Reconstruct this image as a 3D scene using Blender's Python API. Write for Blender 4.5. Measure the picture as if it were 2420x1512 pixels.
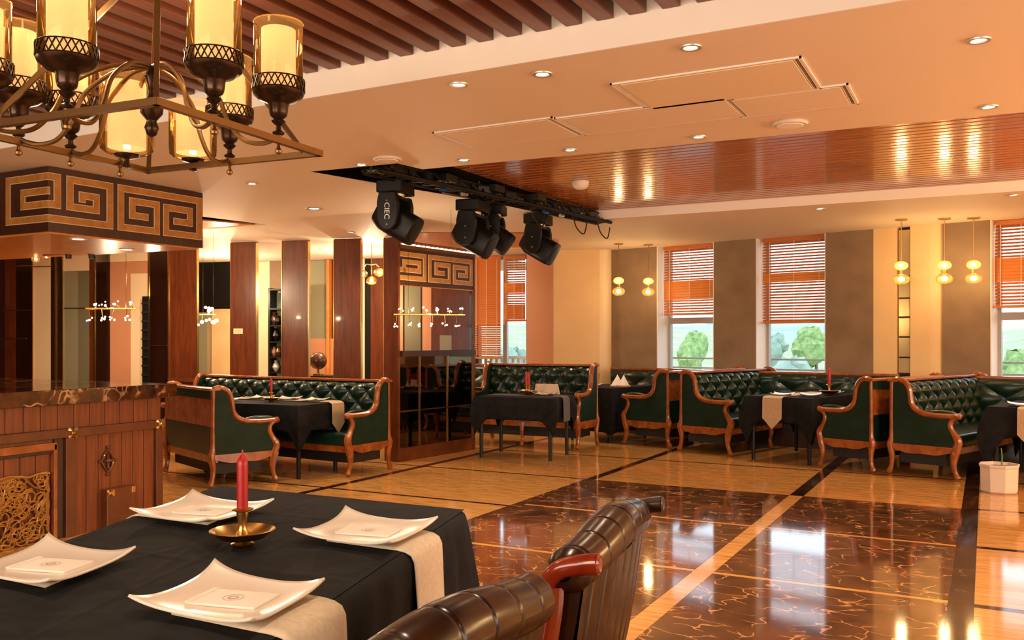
import bpy, bmesh, math, random
from math import sin, cos, pi, radians, sqrt, atan2, floor, ceil
from mathutils import Vector, Matrix
from mathutils.geometry import tessellate_polygon
random.seed(7)
S = bpy.context.scene
for o in list(bpy.data.objects): bpy.data.objects.remove(o)
COL = S.collection

# ------------------------------------------------------------------ camera, world, exposure
EYE = 1.45; YAW = radians(27.97); FPX = 2109.0
cd = bpy.data.cameras.new('camera'); cam = bpy.data.objects.new('camera', cd); COL.objects.link(cam)
cam.location = (0, 0, EYE); cam.rotation_euler = (radians(90), 0, YAW)
cd.sensor_width = 36; cd.lens = 36*FPX/2420; cd.shift_y = 49/2420; cd.clip_start = .05; cd.clip_end = 500
S.camera = cam
S.view_settings.view_transform = 'Standard'; S.view_settings.look = 'None'
S.view_settings.gamma = 1; S.view_settings.use_curve_mapping = False
S.view_settings.exposure = 0.0
w = bpy.data.worlds.new('world'); S.world = w; w.use_nodes = True
wb = w.node_tree.nodes['Background']; wb.inputs[0].default_value = (.80, .90, 1, 1); wb.inputs[1].default_value = 3.5

FW = (-sin(YAW), cos(YAW)); RT = (cos(YAW), sin(YAW))
def ray_line(px, a, b):
    """where the sight line of column px meets the plan line a-b"""
    r = (px-1210)/FPX; dx, dy = FW[0]+RT[0]*r, FW[1]+RT[1]*r
    ex, ey = b[0]-a[0], b[1]-a[1]
    t = (a[0]*ey-a[1]*ex)/(dx*ey-dy*ex)
    return (dx*t, dy*t)
def depth(p): return p[0]*FW[0]+p[1]*FW[1]
def zat(y, p): return EYE+(805-y)*depth(p)/FPX
def onz(px, py, z):
    d = FPX*(z-EYE)/(805-py); s = (px-1210)/FPX*d
    return (FW[0]*d+RT[0]*s, FW[1]*d+RT[1]*s)

# ------------------------------------------------------------------ materials
def mat(name, col, rough=.5, metal=0, coat=0, emis=None, es=0, spec=None, trans=0):
    m = bpy.data.materials.new(name); m.use_nodes = True
    b = m.node_tree.nodes['Principled BSDF']
    b.inputs['Base Color'].default_value = (*col, 1); b.inputs['Roughness'].default_value = rough
    b.inputs['Metallic'].default_value = metal; b.inputs['Coat Weight'].default_value = coat
    b.inputs['Coat Roughness'].default_value = .06
    if spec is not None: b.inputs['Specular IOR Level'].default_value = spec
    if emis: b.inputs['Emission Color'].default_value = (*emis, 1); b.inputs['Emission Strength'].default_value = es
    return m
def nd(m, t, **k):
    n = m.node_tree.nodes.new(t)
    for a, v in k.items(): setattr(n, a, v)
    return n
def lk(m, a, b): m.node_tree.links.new(a, b)
def noise_col(m, c1, c2, scale=4, stretch=(1, 1, 1), detail=4, dist=0, lo=.35, hi=.65, bump=0, extra=None, bscale=1):
    """two-tone noise in object space, optional bump"""
    b = m.node_tree.nodes['Principled BSDF']
    tc = nd(m, 'ShaderNodeTexCoord'); mp = nd(m, 'ShaderNodeMapping'); mp.inputs['Scale'].default_value = stretch
    n = nd(m, 'ShaderNodeTexNoise'); n.inputs['Scale'].default_value = scale; n.inputs['Detail'].default_value = detail
    n.inputs['Distortion'].default_value = dist
    r = nd(m, 'ShaderNodeValToRGB'); r.color_ramp.elements[0].position = lo; r.color_ramp.elements[1].position = hi
    r.color_ramp.elements[0].color = (*c1, 1); r.color_ramp.elements[1].color = (*c2, 1)
    lk(m, tc.outputs['Object'], mp.inputs[0]); lk(m, mp.outputs[0], n.inputs[0]); lk(m, n.outputs[0], r.inputs[0])
    lk(m, r.outputs[0], b.inputs['Base Color'])
    if bump:
        bp = nd(m, 'ShaderNodeBump'); bp.inputs['Strength'].default_value = bump; bp.inputs['Distance'].default_value = .01*bscale
        lk(m, n.outputs[0], bp.inputs['Height']); lk(m, bp.outputs[0], b.inputs['Normal'])
    return r
def wood(name, c1, c2, rough=.3, coat=.3, stretch=(18, 18, 1.2), scale=2, bump=.05):
    m = mat(name, c1, rough, coat=coat); noise_col(m, c1, c2, scale, stretch, 5, .6, .3, .7, bump); return m
def marble(name, base1, base2, vein, vscale, stretch, vw, mask, rough=.06, bstretch=(1, 1, 1), bscale=2, coat=.5, vdist=.25):
    m = mat(name, base1, rough, coat=coat)
    b = m.node_tree.nodes['Principled BSDF']
    r = noise_col(m, base1, base2, bscale, bstretch, 6, .5, .3, .72)
    tc = nd(m, 'ShaderNodeTexCoord'); mp = nd(m, 'ShaderNodeMapping'); mp.inputs['Scale'].default_value = stretch
    nz = nd(m, 'ShaderNodeTexNoise'); nz.inputs['Scale'].default_value = 3.0; nz.inputs['Detail'].default_value = 2
    mx = nd(m, 'ShaderNodeMix', data_type='VECTOR'); mx.inputs[0].default_value = vdist
    vo = nd(m, 'ShaderNodeTexVoronoi', feature='DISTANCE_TO_EDGE'); vo.inputs['Scale'].default_value = vscale
    cr = nd(m, 'ShaderNodeValToRGB'); cr.color_ramp.elements[0].position = 0; cr.color_ramp.elements[0].color = (1, 1, 1, 1)
    cr.color_ramp.elements[1].position = vw; cr.color_ramp.elements[1].color = (0, 0, 0, 1)
    n2 = nd(m, 'ShaderNodeTexNoise'); n2.inputs['Scale'].default_value = 5; n2.inputs['Detail'].default_value = 3
    c2 = nd(m, 'ShaderNodeValToRGB'); c2.color_ramp.elements[0].position = mask; c2.color_ramp.elements[1].position = mask+.12
    mu = nd(m, 'ShaderNodeMath', operation='MULTIPLY'); mc = nd(m, 'ShaderNodeMix', data_type='RGBA')
    lk(m, tc.outputs['Object'], mp.inputs[0]); lk(m, mp.outputs[0], nz.inputs[0])
    lk(m, mp.outputs[0], mx.inputs[4]); lk(m, nz.outputs[1], mx.inputs[5]); lk(m, mx.outputs[1], vo.inputs[0])
    lk(m, vo.outputs[0], cr.inputs[0]); lk(m, mp.outputs[0], n2.inputs[0]); lk(m, n2.outputs[0], c2.inputs[0])
    lk(m, cr.outputs[0], mu.inputs[0]); lk(m, c2.outputs[0], mu.inputs[1]); lk(m, mu.outputs[0], mc.inputs[0])
    lk(m, r.outputs[0], mc.inputs[6]); mc.inputs[7].default_value = (*vein, 1); lk(m, mc.outputs[2], b.inputs['Base Color'])
    return m
def glassy(name, tint, gl=.12, rough=.02, gcol=(1, 1, 1), haze=0):
    m = bpy.data.materials.new(name); m.use_nodes = True; nt = m.node_tree
    for n in list(nt.nodes): nt.nodes.remove(n)
    o = nd(m, 'ShaderNodeOutputMaterial'); t = nd(m, 'ShaderNodeBsdfTransparent'); g = nd(m, 'ShaderNodeBsdfGlossy')
    f = nd(m, 'ShaderNodeLayerWeight'); f.inputs[0].default_value = gl; tr2 = nd(m, 'ShaderNodeBsdfTranslucent'); tr2.inputs[0].default_value = (1, .62, .22, 1); m0 = nd(m, 'ShaderNodeMixShader'); m0.inputs[0].default_value = haze; mx = nd(m, 'ShaderNodeMixShader')
    t.inputs[0].default_value = (*tint, 1); g.inputs[0].default_value = (*gcol, 1); g.inputs[1].default_value = rough
    lk(m, f.outputs['Fresnel'], mx.inputs[0]); lk(m, t.outputs[0], m0.inputs[1]); lk(m, tr2.outputs[0], m0.inputs[2]); lk(m, m0.outputs[0], mx.inputs[1]); lk(m, g.outputs[0], mx.inputs[2]); lk(m, mx.outputs[0], o.inputs[0])
    return m
M = {}
M['ceil'] = mat('ceiling_paint', (.82, .70, .57), .6)
M['fascia'] = mat('fascia_paint', (.90, .84, .80), .6)
M['cream'] = mat('cream_wall_paint', (.72, .50, .25), .45); noise_col(M['cream'], (.70, .48, .24), (.76, .54, .28), 1.5)
M['cream2'] = mat('pale_wall_paint', (.80, .64, .42), .4)
M['greyfab'] = mat('taupe_wall_fabric', (.23, .15, .09), .75); noise_col(M['greyfab'], (.19, .125, .075), (.25, .165, .10), 3, (1, 1, 1), 6, 0, .3, .7, .15)
M['salmon'] = mat('salmon_panel', (.55, .26, .14), .35)
M['sage'] = mat('sage_panel', (.26, .25, .16), .25)
M['reveal'] = mat('white_window_reveal', (.80, .76, .72), .5)
M['pillar'] = wood('red_brown_pillar_veneer', (.075, .015, .004), (.15, .034, .008), .34, .15, (9, 9, 1.0), 2.2)
M['darkwood'] = wood('dark_wood', (.018, .005, .003), (.04, .010, .005), .4, .12)
M['barwood'] = wood('bar_front_wood', (.12, .026, .0045), (.23, .060, .012), .42, .0, (22, 22, 1.0), 2)
M['bartrim'] = wood('bar_trim_wood', (.085, .020, .005), (.14, .036, .008), .33, .2, (3, 3, 3), 2)
M['booth'] = wood('orange_carved_wood', (.20, .048, .008), (.36, .11, .022), .25, .3, (3, 3, 3), 3)
M['slat'] = wood('ceiling_slat_wood', (.12, .036, .018), (.20, .065, .034), .45, .05, (8, 1, 8), 2)
M['slatdark'] = mat('dark_ceiling_void', (.006, .003, .002), .9, spec=.1)
M['orangewood'] = wood('orange_ceiling_wood', (.50, .16, .03), (.68, .26, .05), .35, .2, (1.5, 12, 4), 2)
M['green'] = mat('green_leather', (.004, .018, .011), .30, coat=.05, spec=.4); noise_col(M['green'], (.003, .014, .008), (.005, .024, .015), 9, bump=.05)
M['greenflat'] = mat('green_leather_panel', (.006, .020, .011), .5, spec=.18); noise_col(M['greenflat'], (.005, .017, .009), (.008, .026, .014), 6)
M['brownl'] = mat('brown_leather', (.05, .016, .006), .24, coat=.0, spec=.32); noise_col(M['brownl'], (.014, .0045, .002), (.042, .014, .005), 7, detail=5, bump=.06, bscale=.5)
M['cloth'] = mat('black_tablecloth', (.005, .005, .006), .8, spec=.18); noise_col(M['cloth'], (.004, .004, .005), (.009, .009, .011), 14, detail=4, bump=.25, bscale=.6)
M['linen'] = mat('tan_linen', (.46, .33, .20), .8); noise_col(M['linen'], (.42, .30, .18), (.50, .37, .23), 60, bump=.1)
M['linen2'] = mat('pale_beige_linen', (.60, .49, .36), .8); noise_col(M['linen2'], (.56, .45, .33), (.64, .53, .40), 60, bump=.1)
M['grlinen'] = mat('grey_linen', (.10, .10, .10), .85)
M['china'] = mat('white_china', (.74, .66, .59), .22, coat=.1)
M['paper'] = mat('white_napkin_paper', (.82, .75, .68), .7)
M['print'] = mat('tan_napkin_print', (.52, .42, .32), .7)
M['brass'] = mat('brass', (.55, .33, .11), .28, 1)
M['gold'] = mat('gold_trim', (.75, .45, .14), .25, 1)
M['bronze'] = mat('dark_bronze', (.055, .030, .018), .28, .8)
M['chbar'] = mat('aged_brass_bar', (.23, .125, .045), .35, .85)
M['candle'] = mat('red_candle_wax', (.36, .002, .005), .4, coat=.1)
M['black'] = mat('black_plastic', (.005, .0045, .004), .42, spec=.3)
M['blackm'] = mat('black_metal', (.010, .009, .008), .5, .2)
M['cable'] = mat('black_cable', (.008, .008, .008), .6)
M['blue'] = mat('blue_plug', (.01, .06, .22), .4)
M['antique'] = mat('antique_yellowed_mirror', (.62, .50, .28), .14, .55)
M['darkgloss'] = mat('dark_glossy_panel', (.020, .006, .003), .08, coat=.5)
M['sage2'] = mat('deeper_sage_panel', (.17, .16, .10), .2, coat=.4)
M['steel'] = mat('pale_steel', (.65, .63, .58), .35, .7)
M['mirror'] = mat('mirror_glass', (.62, .52, .42), .015, 1)
M['dmirror'] = mat('smoked_mirror', (.16, .11, .08), .03, 1)
M['white'] = mat('white_plastic', (.75, .68, .62), .4)
M['pot'] = mat('pale_planter', (.66, .56, .48), .45)
M['soil'] = mat('dark_soil', (.02, .012, .008), .9)
M['frame'] = mat('grey_window_frame', (.42, .40, .38), .4)
M['radi'] = mat('white_balustrade', (.72, .72, .74), .4)
M['blind'] = wood('orange_blind_wood', (.60, .22, .045), (.72, .31, .08), .4, .1, (3, 3, 3), 2, 0)
bb = M['blind'].node_tree.nodes['Principled BSDF']; _o = [n for n in M['blind'].node_tree.nodes if n.type == 'OUTPUT_MATERIAL'][0]
_t = nd(M['blind'], 'ShaderNodeBsdfTranslucent'); _t.inputs[0].default_value = (1, .52, .20, 1); _m = nd(M['blind'], 'ShaderNodeMixShader'); _m.inputs[0].default_value = .55
lk(M['blind'], bb.outputs[0], _m.inputs[1]); lk(M['blind'], _t.outputs[0], _m.inputs[2]); lk(M['blind'], _m.outputs[0], _o.inputs[0])
M['keydark'] = wood('dark_brown_lacquer', (.030, .008, .004), (.052, .014, .007), .4, .1)
M['keygold'] = wood('key_pattern_wood', (.30, .12, .022), (.44, .20, .045), .35, .15, (4, 4, 4), 3, 0)
M['keyedge'] = mat('pale_key_edge', (.62, .45, .28), .4)
M['lattice'] = mat('carved_lattice_gilt', (.36, .17, .035), .35, .5)
M['beige'] = marble('beige_floor_marble', (.44, .19, .045), (.68, .36, .115), (.34, .15, .045), 3.2, (.35, 3, 1), .05, .52, .09, (1.3, 11, 1), 2.4, .15)
M['darkm'] = marble('dark_brown_floor_marble', (.050, .018, .008), (.150, .055, .022), (.62, .29, .11), 6.8, (1, 1.3, 1), .038, .43, .07, (1, 1, 1), 5, .25, .4)
M['stripe'] = marble('dark_stripe_marble', (.022, .009, .005), (.06, .024, .013), (.40, .24, .14), 7, (1, 1, 1), .025, .58, .08, (1, 1, 1), 5, .2, .4)
M['counter'] = marble('counter_marble', (.022, .007, .003), (.11, .034, .011), (.70, .40, .20), 9, (1, 1, 1), .09, .47, .07, (1, 1, 1), 9, .05, .6)
M['glass'] = glassy('clear_window_glass', (.93, .96, .97), .15)
M['lampglass'] = glassy('amber_lamp_glass', (1, .90, .70), .20, .03, (1, .80, .52), .10)
M['globe'] = glassy('amber_globe_glass', (1, .90, .64), .22, .10, (1, .80, .45), .15)
M['shade'] = mat('lit_lamp_shade', (.5, .4, .25), .6, emis=(1, .60, .28), es=.82)
M['flame'] = mat('lit_bulb', (1, .9, .7), .5, emis=(1, .80, .45), es=5)
M['lowflame'] = mat('lit_candle_bulb', (1, .9, .7), .5, emis=(1, .80, .50), es=3)
M['dl'] = mat('lit_downlight', (1, .9, .8), .5, emis=(1, .84, .62), es=14)
M['green1'] = mat('foliage_green', (.16, .30, .06), .8); noise_col(M['green1'], (.12, .22, .07), (.30, .40, .14), 2)
M['green2'] = mat('hazy_tree_green', (.26, .36, .30), .9); noise_col(M['green2'], (.18, .26, .20), (.30, .38, .32), .5)  # distance haze put into the dull blue-green
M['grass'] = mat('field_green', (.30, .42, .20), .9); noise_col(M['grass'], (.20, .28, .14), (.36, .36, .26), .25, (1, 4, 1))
M['hill'] = mat('hazy_far_hill', (.42, .52, .58), .9); noise_col(M['hill'], (.22, .30, .32), (.34, .40, .42), .08)  # haze put into the colour as a pale grey-blue
M['stonewall'] = mat('terrace_stone', (.40, .40, .38), .9)
M['shelfback'] = mat('sea_green_shelf_back', (.42, .55, .44), .5)
M['vase'] = mat('dark_ceramic', (.10, .04, .02), .25, coat=.5)
M['leaf'] = mat('leaf', (.12, .25, .04), .6)

# ------------------------------------------------------------------ geometry helpers
class MB:
    def __init__(s, f=None): s.v = []; s.f = []; s.t = f
    def add(s, vs, fs):
        n = len(s.v)
        for p in vs:
            p = Vector(p)
            s.v.append(s.t @ p if s.t is not None else p)
        s.f += [tuple(i+n for i in q) for q in fs]; return s
    def box(s, x0, x1, y0, y1, z0, z1):
        return s.add([(x0, y0, z0), (x1, y0, z0), (x1, y1, z0), (x0, y1, z0), (x0, y0, z1), (x1, y0, z1), (x1, y1, z1), (x0, y1, z1)],
                     [(0, 3, 2, 1), (4, 5, 6, 7), (0, 1, 5, 4), (1, 2, 6, 5), (2, 3, 7, 6), (3, 0, 4, 7)])
    def rbox(s, x0, x1, y0, y1, z0, z1, r=.02, n=3):
        """box with rounded vertical-section edges: built as superellipse rings along z"""
        rings = []
        hz = z1-z0; r = min(r, hz/2, (x1-x0)/2, (y1-y0)/2)
        prof = [(r*(1-sin(a*pi/2/n)), r*(1-cos(a*pi/2/n))) for a in range(n+1)]
        lv = [(i, z0+z) for i, z in prof][::1]
        lv = [(r-r*sin(a*pi/2/n), z0+r-r*cos(a*pi/2/n)) for a in range(n+1)]
        lv += [(r-r*cos(a*pi/2/n), z1-r+r*sin(a*pi/2/n)) for a in range(n+1)]
        vs = []; 
        for ins, z in lv:
            rr = max(r-ins*.3, .001)
            a0, a1, b0, b1 = x0+ins, x1-ins, y0+ins, y1-ins
            for cx, cy, st in ((a1-rr, b1-rr, 0), (a0+rr, b1-rr, 1), (a0+rr, b0+rr, 2), (a1-rr, b0+rr, 3)):
                for k in range(n+1):
                    t = (st+k/n)*pi/2; vs.append((cx+rr*cos(t), cy+rr*sin(t), z))
        m = 4*(n+1); fs = []
        for i in range(len(lv)-1):
            for j in range(m): fs.append((i*m+j, i*m+(j+1) % m, (i+1)*m+(j+1) % m, (i+1)*m+j))
        fs.append(tuple(range(m-1, -1, -1))); fs.append(tuple((len(lv)-1)*m+j for j in range(m)))
        return s.add(vs, fs)
    def prism(s, poly, z0, z1):
        n = len(poly)
        tri = tessellate_polygon([[Vector((p[0], p[1], 0)) for p in poly]])
        vs = [(p[0], p[1], z0) for p in poly]+[(p[0], p[1], z1) for p in poly]
        fs = [tuple(t) for t in tri]+[tuple(i+n for i in t) for t in tri]
        fs += [(i, (i+1) % n, n+(i+1) % n, n+i) for i in range(n)]
        return s.add(vs, fs)
    def prism_x(s, poly, x0, x1):
        """polygon in (y,z) extruded along x"""
        n = len(poly)
        tri = tessellate_polygon([[Vector((p[0], p[1], 0)) for p in poly]])
        vs = [(x0, p[0], p[1]) for p in poly]+[(x1, p[0], p[1]) for p in poly]
        fs = [tuple(t) for t in tri]+[tuple(i+n for i in t) for t in tri]
        fs += [(i, (i+1) % n, n+(i+1) % n, n+i) for i in range(n)]
        return s.add(vs, fs)
    def tube(s, pts, r, n=8, cap=True, ry=None, up=None):
        pts = [Vector(p) for p in pts]; m = len(pts); vs = []
        rs = r if isinstance(r, (list, tuple)) else [r]*m
        ref = Vector(up) if up else None
        for i, p in enumerate(pts):
            t = (pts[min(i+1, m-1)]-pts[max(i-1, 0)]).normalized()
            if ref is None:
                ref = Vector((0, 0, 1)) if abs(t.z) < .9 else Vector((1, 0, 0))
            a = t.cross(ref)
            if a.length < 1e-5: a = t.cross(Vector((0, 1, .01)))
            a.normalize(); b = a.cross(t).normalized()
            if not up: ref = b
            for k in range(n):
                an = 2*pi*(k+.5)/n
                vs.append(p+a*cos(an)*rs[i]+b*sin(an)*rs[i]*(ry or 1))
        fs = [(i*n+k, i*n+(k+1) % n, (i+1)*n+(k+1) % n, (i+1)*n+k) for i in range(m-1) for k in range(n)]
        if cap: fs += [tuple(range(n-1, -1, -1)), tuple((m-1)*n+k for k in range(n))]
        return s.add(vs, fs)
    def lathe(s, prof, c=(0, 0, 0), n=20, cap=True):
        vs = [(c[0]+r*cos(2*pi*k/n), c[1]+r*sin(2*pi*k/n), c[2]+z) for r, z in prof for k in range(n)]
        m = len(prof)
        fs = [(i*n+k, i*n+(k+1) % n, (i+1)*n+(k+1) % n, (i+1)*n+k) for i in range(m-1) for k in range(n)]
        if cap: fs += [tuple(range(n-1, -1, -1)), tuple((m-1)*n+k for k in range(n))]
        return s.add(vs, fs)
    def ball(s, c, r, n=10, m=6, sz=1):
        prof = [(max(r*sin(pi*i/m), .0004), -r*sz*cos(pi*i/m)) for i in range(m+1)]
        return s.lathe(prof, c, n)
    def grid(s, fn, nu, nv):
        vs = [fn(i/nu, j/nv) for i in range(nu+1) for j in range(nv+1)]
        return s.add(vs, [(i*(nv+1)+j, (i+1)*(nv+1)+j, (i+1)*(nv+1)+j+1, i*(nv+1)+j+1) for i in range(nu) for j in range(nv)])
    def build(s, name, m, parent=None, smooth=False, bevel=0, solid=0, ang=40):
        me = bpy.data.meshes.new(name); me.from_pydata([tuple(p) for p in s.v], [], s.f)
        bm = bmesh.new(); bm.from_mesh(me)
        if not solid: bmesh.ops.recalc_face_normals(bm, faces=bm.faces)
        if smooth:
            for f in bm.faces: f.smooth = True
            ca = radians(ang)
            for e in bm.edges:
                if len(e.link_faces) == 2 and e.calc_face_angle(0) > ca: e.smooth = False
        bm.to_mesh(me); bm.free(); me.materials.append(m)
        o = bpy.data.objects.new(name, me); COL.objects.link(o)
        if parent: o.parent = parent
        if bevel:
            b = o.modifiers.new('bevel', 'BEVEL'); b.width = bevel; b.segments = 2; b.limit_method = 'ANGLE'
        if solid:
            d = o.modifiers.new('solid', 'SOLIDIFY'); d.thickness = solid; d.offset = 0
        return o
def tag(o, label=None, cat=None, group=None, kind=None):
    if label: o['label'] = label
    if cat: o['category'] = cat
    if group: o['group'] = group
    if kind: o['kind'] = kind
    return o
def thing(name, label, cat, loc=(0, 0, 0), rz=0, group=None):
    o = bpy.data.objects.new(name, None); COL.objects.link(o); o.location = loc; o.rotation_euler = (0, 0, rz)
    o.empty_display_size = .1
    return tag(o, label, cat, group)
def struct(name, mb, m, parent=None, **k):
    o = mb.build(name, m, parent, **k)
    if not parent: o['kind'] = 'structure'
    return o
CH = {}
def copy_tree(o, parent=None, loc=None, rz=None, label=None, group=None):
    c = o.copy(); COL.objects.link(c)
    if parent: c.parent = parent
    if loc is not None: c.location = loc
    if rz is not None: c.rotation_euler = (0, 0, rz)
    if label: c['label'] = label
    if group: c['group'] = group
    for ch in list(o.children): copy_tree(ch, c)
    return c
def smoothstep(a, b, x):
    t = min(1, max(0, (x-a)/(b-a))); return t*t*(3-2*t)
def bez(p, n=8):
    """Catmull-Rom through the points"""
    out = []; P = [Vector(q) for q in p]
    for i in range(len(P)-1):
        a = P[max(i-1, 0)]; b = P[i]; c = P[i+1]; d = P[min(i+2, len(P)-1)]
        for k in range(n):
            t = k/n
            out.append(.5*((2*b)+(c-a)*t+(2*a-5*b+4*c-d)*t*t+(3*b-a-3*c+d)*t**3))
    out.append(P[-1]); return out

# ------------------------------------------------------------------ lights of the place, with added fill lights
def point(loc, e, col=(1, .74, .47), r=.15):
    l = bpy.data.lights.new('lamp_or_fill_light', 'POINT'); l.energy = e; l.color = col; l.shadow_soft_size = r
    o = bpy.data.objects.new('lamp_or_fill_light', l); COL.objects.link(o); o.location = loc; return o
def spot(loc, e, col=(1, .77, .53), ang=130, blend=.9, r=.05):
    l = bpy.data.lights.new('downlight_or_fill', 'SPOT'); l.energy = e; l.color = col; l.shadow_soft_size = r
    l.spot_size = radians(ang); l.spot_blend = blend
    o = bpy.data.objects.new('downlight_or_fill', l); COL.objects.link(o); o.location = loc; return o
def area(loc, rot, sx, sy, e, col):
    l = bpy.data.lights.new('window_light', 'AREA'); l.shape = 'RECTANGLE'; l.size = sx; l.size_y = sy; l.energy = e; l.color = col
    o = bpy.data.objects.new('window_light', l); COL.objects.link(o); o.location = loc; o.rotation_euler = rot; return o
# unseen fill lights added behind and beside the camera to brighten the room
area((5.9, 4.0, 1.8), (0, radians(90), 0), 1.6, 6.0, 200, (1, .90, .80))
area((-3, -3.9, 1.8), (radians(90), 0, 0), 8, 1.6, 420, (1, .84, .68))
# unseen fill lamps added outside the view to brighten the ceiling
FILL_LAMPS = [(-1.5, -1.2, 2.2), (3.2, 1.5, 2.2), (4.2, 6.0, 2.2), (-8.5, 1.0, 2.1), (4.6, 9.2, 2.2), (2.9, 8.2, 2.2)]
for p in FILL_LAMPS[:4]: point(p, 112, r=.25)
for p in ((-9.6, 12.3, 2.35), (-12.2, 11.8, 2.3), (-10.2, 8.6, 2.3)): point(p, 110, r=.04)  # bare lights without fittings, added to brighten the far left
for p in FILL_LAMPS[4:]: point(p, 200, r=.25)

# ------------------------------------------------------------------ floor
XE = [-22, -5.80, -5.70, -3.71, -3.61, -1.630, -1.505, -.185, -.058, 7]
base = struct('floor', MB().box(-22, 7, -4.2, 18, -.10, -.006), M['stripe'])
YB = [-4.0, -2.5, -.9, .6, 2.1, 3.65, 5.2, 6.92, 8.63, 10.42, 12.3, 14.2, 16.1, 18]
YC = [-4.0, -2.0, -.5, 1.0, 2.5, 4.0, 5.52, 7.05, 8.63]
G = .0012
def slab(name, x0, x1, y0, y1, m, par=base):
    return MB().box(x0+G, x1-G, y0+G, y1-G, -.006, 0).build(name, M[m], par)
def column(x0, x1, ys, lw, mp, ml, last=None):
    for i in range(len(ys)-1):
        a = ys[i]+(lw/2 if i else 0); b = ys[i+1]-(lw/2 if i < len(ys)-2 else 0)
        slab('marble_panel', x0, x1, a, b, mp)
        if i < len(ys)-2: slab('marble_strip', x0, x1, b, b+lw, ml)
for x0, x1 in ((-22, -16.2), (-16.2, -11), (-11, -7.86), (-7.86, -5.80), (-5.70, -3.71)): column(x0, x1, YB, .05, 'beige', 'stripe')
for x0, x1 in ((-5.80, -5.70), ): 
    for i in range(len(YB)-1): slab('marble_strip', x0, x1, YB[i], YB[i+1], 'stripe')
YS = [8.63, 10.42, 12.3, 14.2]
for i in range(8): slab('marble_strip', -3.71, -3.61, YC[i], YC[i+1], 'darkm')
for i in range(3): slab('marble_strip', -3.71, -3.61, YS[i], YS[i+1], 'stripe')
column(-3.61, -1.630, YC, .045, 'darkm', 'beige'); column(-1.505, -.185, YC, .045, 'darkm', 'beige')
column(-3.61, -1.630, YS, .05, 'beige', 'stripe'); column(-1.505, -.185, YS, .05, 'beige', 'stripe')
for i in range(8): slab('marble_strip', -1.630, -1.505, YC[i], YC[i+1], 'beige'); slab('marble_strip', -.185, -.058, YC[i], YC[i+1], 'stripe')
for i in range(3): slab('marble_strip', -1.630, -1.505, YS[i], YS[i+1], 'stripe'); slab('marble_strip', -.185, -.058, YS[i], YS[i+1], 'stripe')
YR = [-4, -2.2, -.7, .8, 2.35, 3.92, 5.50, 7.07, 8.66, 10.42, 12.3, 14.2]
column(-.058, 2.0, YR, .07, 'beige', 'stripe'); column(2.0, 7, YR, .07, 'beige', 'stripe')

# ------------------------------------------------------------------ walls (plan lines)
WA, WB = (-5.663, 14.294), (0.082, 12.985)           # window wall
wd = Vector((WB[0]-WA[0], WB[1]-WA[1])).normalized(); wn = Vector((-wd.y, wd.x))   # wn points outside
def wpt(px, off=0): 
    a = (WA[0]+wn.x*off, WA[1]+wn.y*off); b = (WB[0]+wn.x*off, WB[1]+wn.y*off)
    return ray_line(px, a, b)
def wall_t(t, off=0): return (WA[0]+wd.x*t+wn.x*off, WA[1]+wd.y*t+wn.y*off)
def tpx(px, off=0):
    p = wpt(px, off); return (p[0]-WA[0])*wd.x+(p[1]-WA[1])*wd.y
PA, PB = (-7.686, 10.901), (-14.761, 9.29)
pd = Vector((PA[0]-PB[0], PA[1]-PB[1])).normalized(); pn = Vector((-pd.y, pd.x))
def ppt(px, off=0): return ray_line(px, (PA[0]+pn.x*off, PA[1]+pn.y*off), (PB[0]+pn.x*off, PB[1]+pn.y*off))
ROOM = [(-20, -4), (6, -4), (6, 11.9)]

# ceiling with recesses
ow = [wall_t((6-WA[0])/wd.x+.6, .35), wall_t(-.1, .35)]
outer = [(-20, 4.44), (6.2, 4.44), ow[0], ow[1], (-6.6, 14.25), (-8.6, 14.3), (-8.6, 17.6), (-20, 15)]
slot = [(-5.493, 6.36), (-4.545, 6.42), (-4.50, 6.75), (5.9, 7.25), (5.9, 10.70), (-4.427, 10.60)]
tri = [(-8.19, 8.13), (-7.45, 8.99), (-9.27, 8.92)]
tri = [onz(440, 507, 3), onz(634, 531, 3), onz(430, 546, 3)]
far = [onz(930, 548, 3), onz(1240, 549, 3), onz(1320, 566, 3), onz(1320, 585, 3), onz(930, 592, 3)]
def flat_with_holes(outer, holes, z0, z1):
    loops = [outer]+holes
    tri_ = tessellate_polygon([[Vector((p[0], p[1], 0)) for p in l] for l in loops])
    fl = [p for l in loops for p in l]; n = len(fl)
    vs = [(p[0], p[1], z0) for p in fl]+[(p[0], p[1], z1) for p in fl]
    fs = [tuple(t) for t in tri_]+[tuple(i+n for i in reversed(t)) for t in tri_]
    k = 0
    for l in loops:
        m = len(l); fs += [(k+i, k+(i+1) % m, n+k+(i+1) % m, n+k+i) for i in range(m)]; k += m
    return MB().add(vs, fs)
ce = struct('ceiling', flat_with_holes(outer, [slot, tri, far], 3.0, 3.11), M['ceil'])
struct('ceiling_upper_slab', MB().prism([(-20, -4), (6.2, -4), (6.2, 13.3), (-8.6, 17.6), (-20, 15)], 3.40, 3.5), M['slatdark'])
struct('trim_beam', MB().box(-20, 6.2, 4.44, 4.56, 3.112, 3.398), M['fascia'])
struct('trim_beam_face', MB().box(-20, 6.2, 4.425, 4.438, 3.0, 3.398), M['fascia'])
struct('trim_recess_face', MB().prism([(-4.427, 10.594), (5.9, 10.694), (5.9, 10.68), (-4.427, 10.58)], 2.999, 3.111), M['fascia'])
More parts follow.
